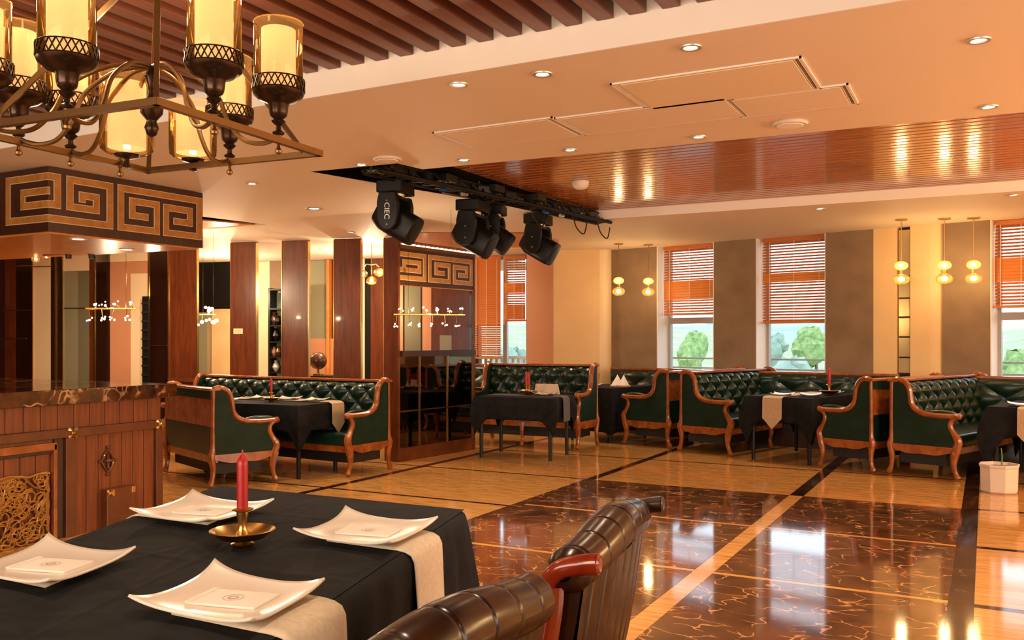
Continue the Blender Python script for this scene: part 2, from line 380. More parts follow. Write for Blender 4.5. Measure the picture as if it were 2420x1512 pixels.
# glossy timber boards above the stage recess, each one a board
wc = tag(MB().prism([(-4.62, 6.6), (5.9, 7.1), (5.9, 10.78), (-4.62, 10.68)], 3.135, 3.15).build('ceiling_timber_recess', M['slatdark']), kind='structure')
M['board'] = wood('glossy_ceiling_board', (.26, .075, .014), (.50, .17, .035), .20, .3, (1.0, 14, 3), 2.5, .02)
nb = 34; bw = 4.1/nb
for i in range(nb):
    y0 = 6.66+i*bw; x0 = -4.50
    MB().add([(x0, y0+.004, 3.118), (5.9, y0+.004+.03, 3.118), (5.9, y0+bw-.004+.03, 3.118), (x0, y0+bw-.004, 3.118),
              (x0, y0+.016, 3.112), (5.9, y0+.016+.03, 3.112), (5.9, y0+bw-.016+.03, 3.112), (x0, y0+bw-.016, 3.112),
              (x0, y0+.004, 3.135), (5.9, y0+.034, 3.135), (5.9, y0+bw+.026, 3.135), (x0, y0+bw-.004, 3.135)],
             [(4, 7, 6, 5), (0, 4, 5, 1), (2, 6, 7, 3), (0, 1, 9, 8), (3, 11, 10, 2), (8, 9, 10, 11), (0, 8, 11, 3, 7, 4), (1, 5, 6, 2, 10, 9)]).build('ceiling_board', M['board'], wc)
struct('ceiling_left_recess', MB().prism([(p[0], p[1]) for p in [onz(420, 500, 3.1), onz(650, 520, 3.1), onz(650, 545, 3.1), onz(420, 560, 3.1)]], 3.012, 3.03), M['orangewood'])
struct('ceiling_far_recess', MB().prism([onz(900, 535, 3.1), onz(1340, 540, 3.1), onz(1340, 592, 3.1), onz(900, 600, 3.1)], 3.012, 3.03), M['orangewood'])
# ceiling slats over the tables
sl = tag(MB().box(-14, 6.1, -4, 4.42, 3.36, 3.395).build('ceiling_slat_bed', M['slatdark']), kind='structure')
x = -13.9; sm = None; k0 = -2.467+.0
for i in range(-62, 46):
    xr = k0+i*.182
    if xr-.095 < -14 or xr > 6: continue
    if sm is None:
        so = MB().box(-.095, 0, -3.9, 4.42, 3.155, 3.24).build('ceiling_slat', M['slat'], sl, bevel=.004); sm = so; so.location.x = xr
    else:
        c = sm.copy(); COL.objects.link(c); c.location.x = xr

# shell behind the camera
struct('wall_back', MB().box(-20, 6.2, -4.15, -4.0, 0, 3.4), M['cream'])
for i, (x0, x1, mm) in enumerate(((-19, -16, 'darkwood'), (-14.8, -13, 'sage'), (-12, -9.6, 'pillar'), (-8.2, -7.2, 'darkwood'), (1.6, 3.4, 'pillar'))):
    struct('trim_back_panel', MB().box(x0, x1, -3.995, -3.94, 0, 2.9), M[mm])
wr = struct('wall_right', MB().box(6.0, 6.15, -4, 14, 0, 3.4), M['cream2'])
for y0, y1, z0, z1 in ((.9, 1.0, .9, 2.7), (7.0, 7.1, .9, 2.7), (2.95, 3.05, .95, 2.65), (4.95, 5.05, .95, 2.65), (1.0, 7.0, .9, 1.0), (1.0, 7.0, 2.6, 2.7)): MB().box(5.86, 5.995, y0, y1, z0, z1).build('window_frame', M['frame'], wr)  # frame built around the added side fill light
for k in range(3): MB().box(-7.1+k*4-.05, -7.1+k*4+.05, -3.995, -3.86, .9, 2.7).build('window_frame', M['frame'], bpy.data.objects['wall_back'])  # uprights built around the added rear fill light
for z0 in (.9, 2.6): MB().box(-7.1, 1.0, -3.995, -3.86, z0, z0+.1).build('window_frame', M['frame'], bpy.data.objects['wall_back'])  # rails closing the frame of the added rear fill light
for p in FILL_LAMPS:  # rods, globes and bulbs dressing the added fill lamps
    MB().tube([(p[0], p[1], p[2]+.3), (p[0], p[1], 3.0 if p[1] > 4.4 else 3.36)], .012, 6).build('fill_lamp_rod', M['brass'], ce)
    MB().ball(p, .32, 16, 10).build('fill_lamp_globe', M['globe'], ce, smooth=True); MB().ball(p, .10, 12, 8).build('fill_lamp_bulb', M['flame'], ce, smooth=True)
struct('wall_left', MB().box(-20.15, -20, -4, 16, 0, 3.4), M['pillar'])
# ------------------------------------------------------------------ window wall
WM = Matrix(((wd.x, wn.x, 0, WA[0]), (wd.y, wn.y, 0, WA[1]), (0, 0, 1, 0), (0, 0, 0, 1)))   # local x along wall, y outwards
def wbox(px0, px1, y0, y1, z0, z1): return MB(WM).box(tpx(px0), tpx(px1), y0, y1, z0, z1)
tE = tpx(2500)+1.6; tF = (6-WA[0])/wd.x+.3
def tbox(t0, t1, y0, y1, z0, z1): return MB(WM).box(t0, t1, y0, y1, z0, z1)
for i, (a, b) in enumerate(((1445, 1552), (1687, 1786), (1951, 2064), (2229, 2340))):
    struct('wall_window_side_pier', wbox(a, b, 0, .5, 0, 3.0), M['greyfab'])
struct('wall_window_side_pier', tbox(tpx(2480), tpx(2480)+.7, 0, .5, 0, 3.0), M['greyfab'])
struct('wall_window_side_pier', tbox(tpx(2480)+.7, tF, 0, .5, 0, 3.0), M['cream2'])
# white reveal linings, low walls, lintels, frames, glass, blinds
def window(n, t0, t1, zs=.80, rail=None, mull=None):
    WX = struct('window_%d' % n, tbox(t0+.002, t1-.002, .34, .42, zs, zs+.05), M['frame'])
    for a, b, c, d in ((t0+.002, t0+.055, zs+.05, 2.98), (t1-.055, t1-.002, zs+.05, 2.98), (t0+.055, t1-.055, 2.93, 2.98)):
        tbox(a, b, .34, .42, c, d).build('window_frame', M['frame'], WX)
    if rail: tbox(t0+.055, t1-.055, .33, .42, rail, rail+.10).build('window_rail', M['frame'], WX)
    if mull: tbox(mull-.03, mull+.03, .33, .42, zs+.05, 2.93).build('window_mullion', M['frame'], WX)
    tbox(t0+.05, t1-.05, .375, .381, zs+.05, 2.94).build('window_pane', M['glass'], WX)
    tbox(t0+.002, t0+.014, .0, .34, 0, 3.0).build('window_reveal', M['reveal'], WX)
    tbox(t1-.014, t1-.002, .0, .34, 0, 3.0).build('window_reveal', M['reveal'], WX)
    tbox(t0+.014, t1-.014, -.02, .34, zs-.05, zs).build('window_sill', M['reveal'], WX)
    struct('wall_below_window', tbox(t0, t1, .05, .5, 0, zs-.05), M['cream2'])
    return WX
window(1, tpx(1552), tpx(1687), rail=1.73)
window(2, tpx(1786), tpx(1951))
window(3, tpx(2340), tpx(2480), rail=1.72)
def blind(T, t0, t1, off, zt, zb, bands, label, pitch=.043):
    root = thing('wooden_blind', label, 'blind', (0, 0, 0)); root.matrix_world = T
    MB().box(t0, t1, off-.035, off+.035, zt-.05, zt).build('headrail', M['blind'], root)
    MB().box(t0-.01, t1+.01, off-.03, off+.03, zb, zb+.035).build('bottom_rail', M['blind'], root)
    z = zt-.075; proto = {}
    while z > zb+.045:
        closed = any(a < z < b for a, b in bands)
        key = closed
        if key not in proto:
            an = radians(80 if closed else 33)
            dy, dz = .025*cos(an), .025*sin(an)
            o = MB().add([(t0, -dy, -dz), (t1, -dy, -dz), (t1, dy, dz), (t0, dy, dz), (t0, -dy-.001, -dz+.003), (t1, -dy-.001, -dz+.003), (t1, dy-.001, dz+.003), (t0, dy-.001, dz+.003)],
                         [(0, 3, 2, 1), (4, 5, 6, 7), (0, 1, 5, 4), (1, 2, 6, 5), (2, 3, 7, 6), (3, 0, 4, 7)]).build('slat', M['blind'], root)
            proto[key] = o
        else:
            o = proto[key].copy(); COL.objects.link(o)
        o.location = (0, off, z); z -= pitch
    for f in (.12, .5, .88):
        t = t0+(t1-t0)*f
        MB().tube([(t, off-.028, zt-.05), (t, off-.028, zb+.03)], .004, 5).build('ladder_cord', M['paper'], root)
    MB().tube([(t0+.02, off-.05, zt-.04), (t0+.01, off-.06, (zt+zb)/2), (t0+.02, off-.05, zb-.05)], .006, 5).build('pull_cord', M['paper'], root)
def wz(px, y, off=.14): return zat(y, wpt(px, off))
blind(WM, tpx(1570, .14), tpx(1687)-.02, .14, 2.99, wz(1640, 744), [(wz(1640, 705), wz(1640, 664))], 'orange wooden blind half raised over the window left of the middle pier')
blind(WM, tpx(1803, .14), tpx(1951)-.02, .14, 2.99, wz(1880, 764), [(wz(1880, 664), wz(1880, 645))], 'orange wooden blind over the window right of the middle pier')
blind(WM, tpx(2350, .14), tpx(2480)-.02, .14, 2.99, wz(2400, 727), [(wz(2400, 664), wz(2400, 613))], 'orange wooden blind at the right edge, beside the rightmost pair of globes')
# cream bay with a stepped mirror strip
struct('wall_cream_bay', wbox(2064, 2119, 0, .5, 0, 3.0), M['cream'])
struct('wall_cream_bay', wbox(2151, 2197, 0, .5, 0, 3.0), M['cream'])
struct('wall_cream_bay', wbox(2119, 2151, .12, .5, 0, 3.0), M['darkwood'])
rt_ = MB(WM); t0, t1 = tpx(2197), tpx(2229)
rt_.prism([(t0, .0)]+[(t0+(t1-t0)*sin(k*pi/16), .09-.09*cos(k*pi/16)-.0) for k in range(1, 9)]+[(t1, .5), (t0, .5)], 0, 3.0)
struct('wall_cream_bay_rounded_edge', rt_, M['cream'], smooth=True)
ms = thing('mirror_strip', 'narrow wall mirror strip set in the cream wall bay behind the hanging globes', 'mirror', (0, 0, 0)); ms.matrix_world = WM
zz = [1.0, 1.22, 1.5, 1.77, 2.03, 2.33, 2.97]
for i in range(len(zz)-1):
    a, b = tpx(2121), tpx(2149)
    o = MB().box(a, b, .03, .06, zz[i]+.006, zz[i+1]-.006).build('mirror_pane', M['antique'], ms, bevel=.01)
# left part: cream pier, rounded, salmon panel, left window
def lbox(a, b, th, z0, z1):
    """wall piece along plan line a-b, thickness th away from the camera"""
    a = Vector((a[0], a[1])); b = Vector((b[0], b[1])); u = (b-a).normalized(); n = Vector((-u.y, u.x))
    if n.dot(a) < 0: n = -n
    return MB().prism([tuple(a), tuple(b), tuple(b+n*th), tuple(a+n*th)], z0, z1)
Y0 = (-6.591, 13.937); Y1 = onz(1417, 591, 3.0); Y2 = (-5.663, 14.294)
def dpt(px, d): s = (px-1210)/FPX*d; return (FW[0]*d+RT[0]*s, FW[1]*d+RT[1]*s)
Y0 = dpt(1308, 15.3); Y1 = dpt(1417, 15.2); Y2 = dpt(1445, 15.28)
struct('wall_cream_pier', lbox(Y0, Y1, .6, 0, 3.0), M['cream'])
struct('wall_cream_pier_rounded_edge', MB().prism([Y1]+[(Y1[0]+(Y2[0]-Y1[0])*sin(k*pi/16), Y1[1]+(Y2[1]-Y1[1])*(1-cos(k*pi/16))) for k in range(1, 8)]+[Y2, (Y2[0], Y2[1]+.5), (Y1[0], Y1[1]+.5)], 0, 3.0), M['cream2'], smooth=True)
X0, X1 = dpt(1245, 15.75), dpt(1308.5, 15.55)
struct('wall_salmon_panel', lbox(X0, X1, .5, 0, 3.0), M['salmon'])
V0, V1 = dpt(1085, 16.3), dpt(1246, 15.9)
vd = Vector((V1[0]-V0[0], V1[1]-V0[1])); VL = vd.length; vd.normalize(); vn = Vector((-vd.y, vd.x))
VM = Matrix(((vd.x, vn.x, 0, V0[0]), (vd.y, vn.y, 0, V0[1]), (0, 0, 1, 0), (0, 0, 0, 1)))
struct('wall_low_left', MB(VM).box(0, VL, .0, .5, 0, .80), M['cream2'])
W4 = struct('window_4', MB(VM).box(0, VL, .1, .2, .80, .86), M['frame'])
tm = VL*(1190-1085)/(1246-1085)
for a, b, c, d in ((0, .05, .86, 2.96), (VL-.05, VL, .86, 2.96), (tm-.035, tm+.035, .86, 2.96), (0, VL, 2.92, 3.0)):
    MB(VM).box(a, b, .1, .2, c, d).build('window_frame', M['frame'], W4)
MB(VM).box(.05, VL-.05, .14, .146, .86, 2.92).build('window_pane', M['glass'], W4)
MB(VM).box(0, VL, -.18, .1, .76, .80).build('window_sill', M['reveal'], W4)
zl = lambda y: EYE+(805-y)*16.0/FPX
blind(VM, tm*.35, tm-.03, -.05, 2.96, zl(848), [(zl(768), 3)], 'closed orange wooden blind beside the mirrored partition, left half of the far left window', .04)
blind(VM, tm+.03, VL-.02, -.05, 2.96, zl(760), [(zl(755), zl(720)), (zl(690), zl(672))], 'open orange wooden blind, right half of the far left window beside the salmon wall', .043)
# white balustrade seen just outside that window
bl = thing('balustrade', 'white balustrade outside the far left window behind the booths', 'railing', (0, 0, 0)); bl.matrix_world = VM
MB().box(0, VL, .9, 1.0, 1.10, 1.16).build('handrail', M['radi'], bl); MB().box(0, VL, .9, 1.0, .75, .80).build('bottom_rail', M['radi'], bl)
k = 0; pr = None
while .05+k*.11 < VL:
    if pr is None: pr = MB().box(.0, .05, .92, .98, .80, 1.10).build('baluster', M['radi'], bl); pr.location.x = .05
    else: c = pr.copy(); COL.objects.link(c); c.location.x = .05+k*.11
    k += 1
MB().box(0, VL, .85, 1.05, -.3, .75).build('parapet', M['radi'], bl)

# ------------------------------------------------------------------ outside
def hillside():
    def fn(u, v):
        x = -120+u*240; y = 15.5+v*200
        z = -4.5+smoothstep(30, 200, y)*7+1.2*sin(x*.11)*smoothstep(20, 60, y)+2*sin(x*.045+y*.03)*smoothstep(60, 140, y)
        return (x, y, z)
    return MB().grid(fn, 60, 60)
tag(hillside().build('ground', M['grass'], smooth=True), kind='structure')
def hills():
    def fn(u, v):
        a = u*2*pi/2.6-1.25; r = 200+v*40
        return (r*sin(a)-20, r*cos(a), -4+v*(8.5+1.6*sin(u*17)+1.0*sin(u*41+1)))
    return MB().grid(fn, 80, 6)
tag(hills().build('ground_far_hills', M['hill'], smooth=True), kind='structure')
def tree_mesh(h, r, seed, m):
    rn = random.Random(seed); mb = MB()
    for k in range(7):
        a = rn.random()*6.28; rr = rn.random()*r*.6
        c = (rr*cos(a), rr*sin(a), h*(.45+.45*rn.random())); q = r*(.35+.3*rn.random())
        n, mm = 9, 6
        prof = []
        vs = []
        for i in range(mm+1):
            for j in range(n):
                f = q*(1+.22*rn.uniform(-1, 1)); th = pi*i/mm; ph = 2*pi*j/n
                vs.append((c[0]+f*sin(th)*cos(ph), c[1]+f*sin(th)*sin(ph), c[2]-f*cos(th)*1.15))
        mb.add(vs, [(i*n+j, i*n+(j+1) % n, (i+1)*n+(j+1) % n, (i+1)*n+j) for i in range(mm) for j in range(n)])
    return mb
tr = []
for i in range(4):
    t = thing('tree', 'green tree standing outside the windows', 'tree', (0, 0, -60), 0, 'trees outside the windows')
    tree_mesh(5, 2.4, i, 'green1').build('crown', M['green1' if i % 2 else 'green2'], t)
    MB().tube([(0, 0, -.5), (.05, 0, 1.5), (0, 0, 2.8)], [.22, .16, .1], 7).build('trunk', M['vase'], t)
    tr.append(t)
def gz(x, y): return -4.5+smoothstep(30, 200, y)*7+1.2*sin(x*.11)*smoothstep(20, 60, y)+2*sin(x*.045+y*.03)*smoothstep(60, 140, y)
spots = []
rn = random.Random(3)
for px, d, s in ((1630, 26, .75), (1600, 48, .75), (1668, 60, .8), (1850, 42, .7), (1900, 34, .7), (1935, 55, .8), (1880, 75, .9), (2385, 28, .8), (2410, 46, .8), (2400, 62, .8),
                 (1140, 30, .9), (1165, 44, .8), (1215, 36, .75), (1235, 52, .8), (1200, 70, .9), (1640, 90, .9), (1820, 95, .9), (1930, 100, 1)):
    spots.append((dpt(px, d), s))
TL = [('second', 3), ('second', 1), ('second', 4), ('third', 2), ('third', 4), ('third', 6), ('third', 3), ('right-edge', 1), ('right-edge', 3), ('right-edge', 2), ('far left', 1), ('far left', 2), ('far left', 4), ('far left', 5), ('far left', 3), ('second', 2), ('third', 1), ('third', 5)]
ORD = ['', 'leftmost', 'second from left', 'third from left', 'fourth from left', 'fifth from left', 'rightmost']
for i, ((x, y), s) in enumerate(spots):
    if i < 4: o = tr[i]; o.location = (x, y, gz(x, y)-.2)
    else: o = copy_tree(tr[i % 4], loc=(x, y, gz(x, y)-.2), rz=rn.random()*6)
    o.scale = (s, s, s); o['label'] = 'green tree outside the %s window, %s of the trees seen through it' % (TL[i][0], ORD[TL[i][1]])
# pale terrace walls below
for i, (d, z) in enumerate(((24, -1.6), (32, -1.3), (42, -1.0))):
    a, b = dpt(1300, d*1.05), dpt(2700, d*.85)
    struct('ground_terrace_wall', lbox(a, b, .4, -6, z), M['stonewall'])
gr = thing('guard_rail', 'white horizontal guard rail outside the windows', 'railing', (0, 0, 0)); gr.matrix_world = WM
for z in (.78, .95, 1.12): MB().box(-.5, 8.0, 1.6, 1.64, z, z+.03).build('rail', M['radi'], gr)
for t in (0, 1.6, 3.2, 4.8, 6.4, 7.9): MB().box(t, t+.04, 1.59, 1.65, -.3, 1.15).build('post', M['radi'], gr)
struct('ground_balcony', MB(WM).box(-1.5, 9, .5, 1.75, -.35, -.3), M['stonewall'])

# ------------------------------------------------------------------ pillar wall on the left with bays
PM = Matrix(((pd.x, pn.x, 0, PB[0]), (pd.y, pn.y, 0, PB[1]), (0, 0, 1, 0), (0, 0, 0, 1)))
def pt(px, off=0): q = ppt(px, off); return (q[0]-PB[0])*pd.x+(q[1]-PB[1])*pd.y
def pbox(px0, px1, y0, y1, z0, z1): return MB(PM).box(pt(px0, y0), pt(px1, y0), y0, y1, z0, z1)
lab = ['second from the left of the five', 'third of the five, with the small plate', 'fourth of the five', 'fifth', 'narrow last one beside the partition']
for i, (a, b) in enumerate(((397, 465), (545, 606), (666, 729), (789, 853), (907, 943))):
    struct('wall_pillar_panel', pbox(a, b, 0, .05, 0, 2.99), M['pillar'])
    for e in (a, b):
        struct('trim_pillar_gold_edge', MB(PM).box(pt(e)-.006, pt(e)+.006, -.008, .05, .6, 2.97), M['gold'])
sw = thing('switch_plate', 'small cream switch plate on the second red-brown pillar', 'switch', (0, 0, 0)); sw.matrix_world = PM
zp = lambda y, px=600, off=0: zat(y, ppt(px, off))
MB().box(pt(553), pt(575), -.018, -.001, zp(789), zp(776)).build('plate', M['cream2'], sw, bevel=.004)
MB().box(pt(557), pt(571), -.022, -.018, zp(786), zp(779)).build('rocker', M['cream'], sw)
struct('trim_bay_ledge', pbox(397, 943, -.06, .35, .80, .86), M['bartrim'])
struct('wall_below_bays', pbox(397, 943, .02, .35, 0, .80), M['darkwood'])
# coloured panels in an open room stand in for the bays' mirror reflections
BK = 3.2
struct('wall_behind_bays', MB(PM).box(-2, 7.4, BK+.3, BK+.5, 0, 3.0), M['darkwood'])
def back(px0, px1, y0, y1, m, name='wall_bay_reflection', dep=BK, th=.1):
    a, b = pt(px0, dep), pt(px1, dep); zt, zb = zat(y0, ppt(px0, dep)), zat(y1, ppt(px0, dep))
    return struct(name, MB(PM).box(a, b, dep, dep+th, max(zb, 0), min(zt, 2.995)), M[m])
# bay 1
back(466, 500, 738, 900, 'sage'); back(490, 546, 730, 900, 'cream'); back(466, 546, 612, 726, 'black', dep=BK-.1)
# bay 2
back(604, 637, 560, 900, 'cream2'); back(637, 668, 560, 900, 'greyfab')
# bay 3
back(727, 771, 560, 900, 'sage'); back(727, 790, 800, 900, 'salmon', dep=BK-.05); back(771, 778, 560, 900, 'orangewood', dep=BK-.1); back(778, 790, 560, 900, 'pillar')
# bay 4
back(851, 862, 560, 900, 'cream2'); back(862, 876, 560, 900, 'black'); back(876, 909, 600, 900, 'pillar'); 
# display shelf in bay 2
sh = thing('display_shelf', 'black display shelf with pale green back seen in the gap right of the third pillar', 'shelf', (0, 0, 0)); sh.matrix_world = PM
dsh = 2.6; a, b = pt(638, dsh), pt(669, dsh); q = ppt(650, dsh)
MB().box(a, b, dsh+.25, dsh+.28, 0, zat(690, q)).build('back', M['shelfback'], sh)
MB().box(a-.04, a, dsh, dsh+.28, 0, zat(680, q)).build('side', M['black'], sh); MB().box(b, b+.04, dsh, dsh+.28, 0, zat(680, q)).build('side', M['black'], sh)
ys_ = [682, 728, 768, 806, 842, 878]
for y in ys_: z = zat(y, q); MB().box(a, b, dsh, dsh+.25, z-.03, z).build('shelf', M['black'], sh)
def vase(loc, s, m, label, grp, shape=0):
    t = thing('ornament_vase', label, 'vase', loc, 0, grp)
    MB().lathe([(.03*s, 0), (.05*s, .02*s), (.09*s, .10*s), (.06*s, .18*s), (.03*s, .22*s), (.045*s, .25*s)], n=12).build('body', M[m], t, smooth=True)
    MB().lathe([(.05*s, .25*s), (.052*s, .262*s), (.03*s, .262*s)], n=12).build('rim', M['gold'], t)
    return t
for i, (px, y, s, m) in enumerate(((647, 768, .9, 'vase'), (657, 768, .7, 'black'), (653, 806, 1.0, 'black'), (648, 842, .7, 'salmon'), (659, 842, .8, 'vase'), (652, 878, .8, 'white'))):
    p = ppt(px, dsh+.12); vase((p[0], p[1], zat(y, q)), s, m, ['brown vase on the top tier of the black display shelf', 'black vase on the top tier of the black display shelf', 'black vase alone on the second tier of the display shelf', 'salmon vase on the third tier of the display shelf', 'brown vase on the third tier of the display shelf', 'white vase on the lowest tier of the display shelf'][i], None)
# round ornament in bay 3
p = ppt(752, 1.5)
ro = thing('round_ornament', 'dark round ornament on a ledge in the gap left of the fourth pillar', 'ornament', (p[0], p[1], .86))
MB().lathe([(.09, 0), (.09, .02), (.02, .04), (.02, .1)], n=12).build('foot', M['gold'], ro)
MB().ball((0, 0, .25), .15, 14, 10).build('ball', M['vase'], ro, smooth=True)
struct('trim_bay_console', pbox(727, 792, 1.2, 1.8, .80, .86), M['black'])
struct('wall_bay_console_base', pbox(727, 792, 1.25, 1.75, 0, .80), M['black'])

# left zone behind the bar, mirror reflections built in as coloured panels
def lef(px0, px1, y0, y1, m, dep, th=.08, name='wall_left_panel'):
    a, b = pt(px0, dep), pt(px1, dep); q = ppt((px0+px1)/2, dep)
    return struct(name, MB(PM).box(a, b, dep, dep+th, max(0, zat(y1, q)), min(2.995, zat(y0, q))), M[m])
LZ = [(-60, 12, 'darkwood'), (12, 38, 'pillar'), (38, 76, 'darkgloss'), (76, 120, 'cream2'), (120, 128, 'darkwood'), (128, 133, 'bartrim'), (133, 147, 'darkwood'), (147, 184, 'sage'), (184, 211, 'sage2'), (211, 222, 'pillar'),
      (222, 252, 'darkgloss'), (252, 260, 'darkwood'), (260, 309, 'salmon'), (309, 350, 'cream2'), (350, 398, 'darkgloss')]
for a_, b_, m_ in LZ:
    top = {'salmon': 618, 'cream2': 646 if a_ > 200 else 596, 'sage': 640, 'sage2': 640}.get(m_, 594)
    lef(a_, b_, top, 995, m_, .0, .04)
lef(309, 350, 618, 646, 'salmon', .0, .04); lef(147, 211, 600, 640, 'cream2', .0, .04); lef(222, 350, 594, 618, 'cream2', .0, .04)
lef(-60, 398, 560, 594, 'darkwood', .03, .05)
for px in (76, 130, 147, 222, 350, 397): lef(px-1, px+1, 595, 995, 'gold', -.02, .02, 'trim_gold_strip')
for px0, px1, y in ((40, 76, 628), (76, 120, 630), (40, 76, 733), (146, 222, 728), (0, 38, 733), (0, 60, 800), (352, 395, 817)): lef(px0, px1, y-1.2, y+1.2, 'gold', -.015, .015, 'trim_gold_strip')
# dark carved screen beside the dark cabinet
sc = thing('carved_screen', 'black carved screen edge beside the pale marble panel behind the bar', 'screen', (0, 0, 0)); sc.matrix_world = PM
a, b = pt(336, -.3), pt(350, -.3)
MB().box(a, b, -.3, -.26, .0, zat(700, ppt(343, -.3))).build('panel', M['black'], sc)
for k in range(9): MB().box(a-.004, b+.004, -.315, -.30, .9+k*.14, .93+k*.14).build('carved_bar', M['blackm'], sc)
# ------------------------------------------------------------------ key-pattern bands
def strip_path(mb, fn, path, hw, th0, th1):
    """flat band of half width hw along an axis-aligned path; fn maps (u,v,offset)->point"""
    for i in range(len(path)-1):
        (u0, v0), (u1, v1) = path[i], path[i+1]; last = i == len(path)-2
        L = max(abs(u1-u0), abs(v1-v0)); du, dv = (u1-u0)/L, (v1-v0)/L
        su, sv = u0-du*hw*(1 if i == 0 else -1), v0-dv*hw*(1 if i == 0 else -1)
        eu, ev = u1+du*hw, v1+dv*hw
        if abs(du) > abs(dv): a0, a1 = min(su, eu), max(su, eu); b0, b1 = v0-hw, v0+hw
        else: b0, b1 = min(sv, ev), max(sv, ev); a0, a1 = u0-hw, u0+hw
        cuts = [a0]+([0.0] if a0 < 0 < a1 else [])+[a1]
        for c0, c1 in zip(cuts, cuts[1:]):
            e = 1e-6
            P = [fn(c0+e, b0, th0), fn(c1-e, b0, th0), fn(c1-e, b1, th0), fn(c0+e, b1, th0), fn(c0+e, b0, th1), fn(c1-e, b0, th1), fn(c1-e, b1, th1), fn(c0+e, b1, th1)]
            mb.add(P, [(0, 3, 2, 1), (4, 5, 6, 7), (0, 1, 5, 4), (1, 2, 6, 5), (2, 3, 7, 6), (3, 0, 4, 7)])
    return mb
# pelmet box over the bar end
PX = -7.30; C0 = (-7.33, 5.05); C1 = (-7.25, 6.74)
pel = thing('pelmet_box', 'dark wooden pelmet box with gold square key pattern above the bar', 'pelmet', (0, 0, 0))
MB().prism([C0, C1, (-12.6, 6.3), (-12.6, 5.05)], 2.42, 2.995).build('carcass', M['keydark'], pel)
MB().prism([(C0[0]-.03, C0[1]+.03), (C1[0]-.03, C1[1]-.03), (-12.5, 6.27), (-12.5, 5.08)], 2.405, 2.42).build('soffit', M['orangewood'], pel)
def yof(px):
    r = (px-1210)/FPX; return (r*FW[0]*-7.29-RT[0]*-7.29)/(RT[1]-FW[1]*r)-5.05
def xof(px): q = ray_line(px, (-12, 5.05), (-7.33, 5.05)); return q[0]+7.33
def kf(u, v, t):
    if u < 0: return (-7.33+u, 5.05-t, v)
    f = u/1.69; return (-7.33+.08*f+t, 5.05+u, v)
def uu(px): return yof(px) if px > 111 else xof(px)
def vv(v): return 2.42+.575*v
def conv(p): return [(uu(a), vv(b)) for a, b in p]
pathA = conv([(198, .57), (198, .626), (230, .626), (230, .42), (170, .42), (170, .846), (261, .846), (261, .20), (20, .20), (20, .846), (141, .846), (141, .42), (55, .42), (55, .626), (116, .626)])
pathB = conv([(342, .42), (312, .42), (312, .66), (368, .66), (368, .20), (286, .20), (286, .846), (464, .846), (464, .20), (389, .20), (389, .64), (443, .64), (443, .42), (412, .42)])
for pth in (pathA, pathB):
    e = strip_path(MB(), kf, pth, .034, -.004, .006).build('key_edge', M['keyedge'], pel)
    strip_path(MB(), kf, pth, .027, .004, .011).build('key_pattern', M['keygold'], pel)
for i, p in enumerate((onz(185, 562, 2.41), onz(300, 587, 2.41))):
    t = thing('soffit_downlight', 'lit downlight in the orange pelmet soffit, %s' % ('left one' if i == 0 else 'right one'), 'light', (p[0], p[1], 2.405))
    MB().lathe([(.075, 0), (.08, -.008), (.055, -.010), (.052, 0)], n=20).build('ring', M['white'], t); MB().lathe([(.05, -.004), (.05, -.001)], n=18).build('lens', M['dl'], t)
spot((-7.8, 6.1, 2.39), 30); spot((-8.4, 5.6, 2.39), 30)
tk = thing('track_rail', 'black rail with small fittings hanging under the pelmet soffit', 'rail', (0, 0, 0))
a = onz(102, 600, 2.36); b = onz(245, 592, 2.36); a = dpt(102, 9.9); b = dpt(245, 9.9); zr = EYE+(805-594)*9.9/FPX
MB().tube([(a[0], a[1], zr-.03), (b[0], b[1], zr)], .018, 6).build('bar', M['black'], tk)
for f in (.3, .75): MB().tube([(a[0]+(b[0]-a[0])*f, a[1]+(b[1]-a[1])*f, zr), (a[0]+(b[0]-a[0])*f, a[1]+(b[1]-a[1])*f, 2.405)], .008, 6).build('hanger_rod', M['black'], tk)
for f in (.42, .8): MB().lathe([(.03, -.06), (.035, 0), (.02, .02)], (a[0]+(b[0]-a[0])*f, a[1]+(b[1]-a[1])*f, zr-.02), 10).build('spot_head', M['black'], tk)

# ------------------------------------------------------------------ mirrored partition beyond the left booth
Q0 = Vector((-6.195, 8.771)); Q1 = Vector((-6.029, 10.271)); qd = (Q1-Q0).normalized(); qn = Vector((qd.y, -qd.x)); QL = (Q1-Q0).length
QM = Matrix(((qd.x, qn.x, 0, Q0.x), (qd.y, qn.y, 0, Q0.y), (0, 0, 1, 0), (0, 0, 0, 1)))     # local y towards the hall
pr_ = thing('mirrored_partition', 'mirrored partition with gold frame and key-pattern band between the booths', 'partition', (0, 0, 0)); pr_.matrix_world = QM
MB().box(0, QL, -.22, -.02, 0, 2.66).build('core', M['pillar'], pr_)
MB().box(-.012, .02, -.03, .012, 0, 2.66).build('corner_post', M['bartrim'], pr_); MB().box(QL-.02, QL+.012, -.03, .012, 0, 2.60).build('corner_post', M['bartrim'], pr_)
MB().box(.02, QL-.02, -.02, .006, .0, .16).build('plinth', M['bartrim'], pr_)
band0, band1 = 2.12, 2.56
MB().box(.02, QL-.02, -.02, .004, band0, band1).build('key_band', M['keydark'], pr_)
def qf(u, v, t): return (u, .005+t, v)
def sq(path, u0, us): return [(u0+a*us, band0+(band1-band0)*b) for a, b in path]
g3 = [(342-286, .42), (312-286, .42), (312-286, .66), (368-286, .66), (368-286, .20), (0, .20), (0, .846), (178, .846), (178, .20), (389-286, .20), (389-286, .64), (443-286, .64), (443-286, .42), (412-286, .42)]
k = .86/178
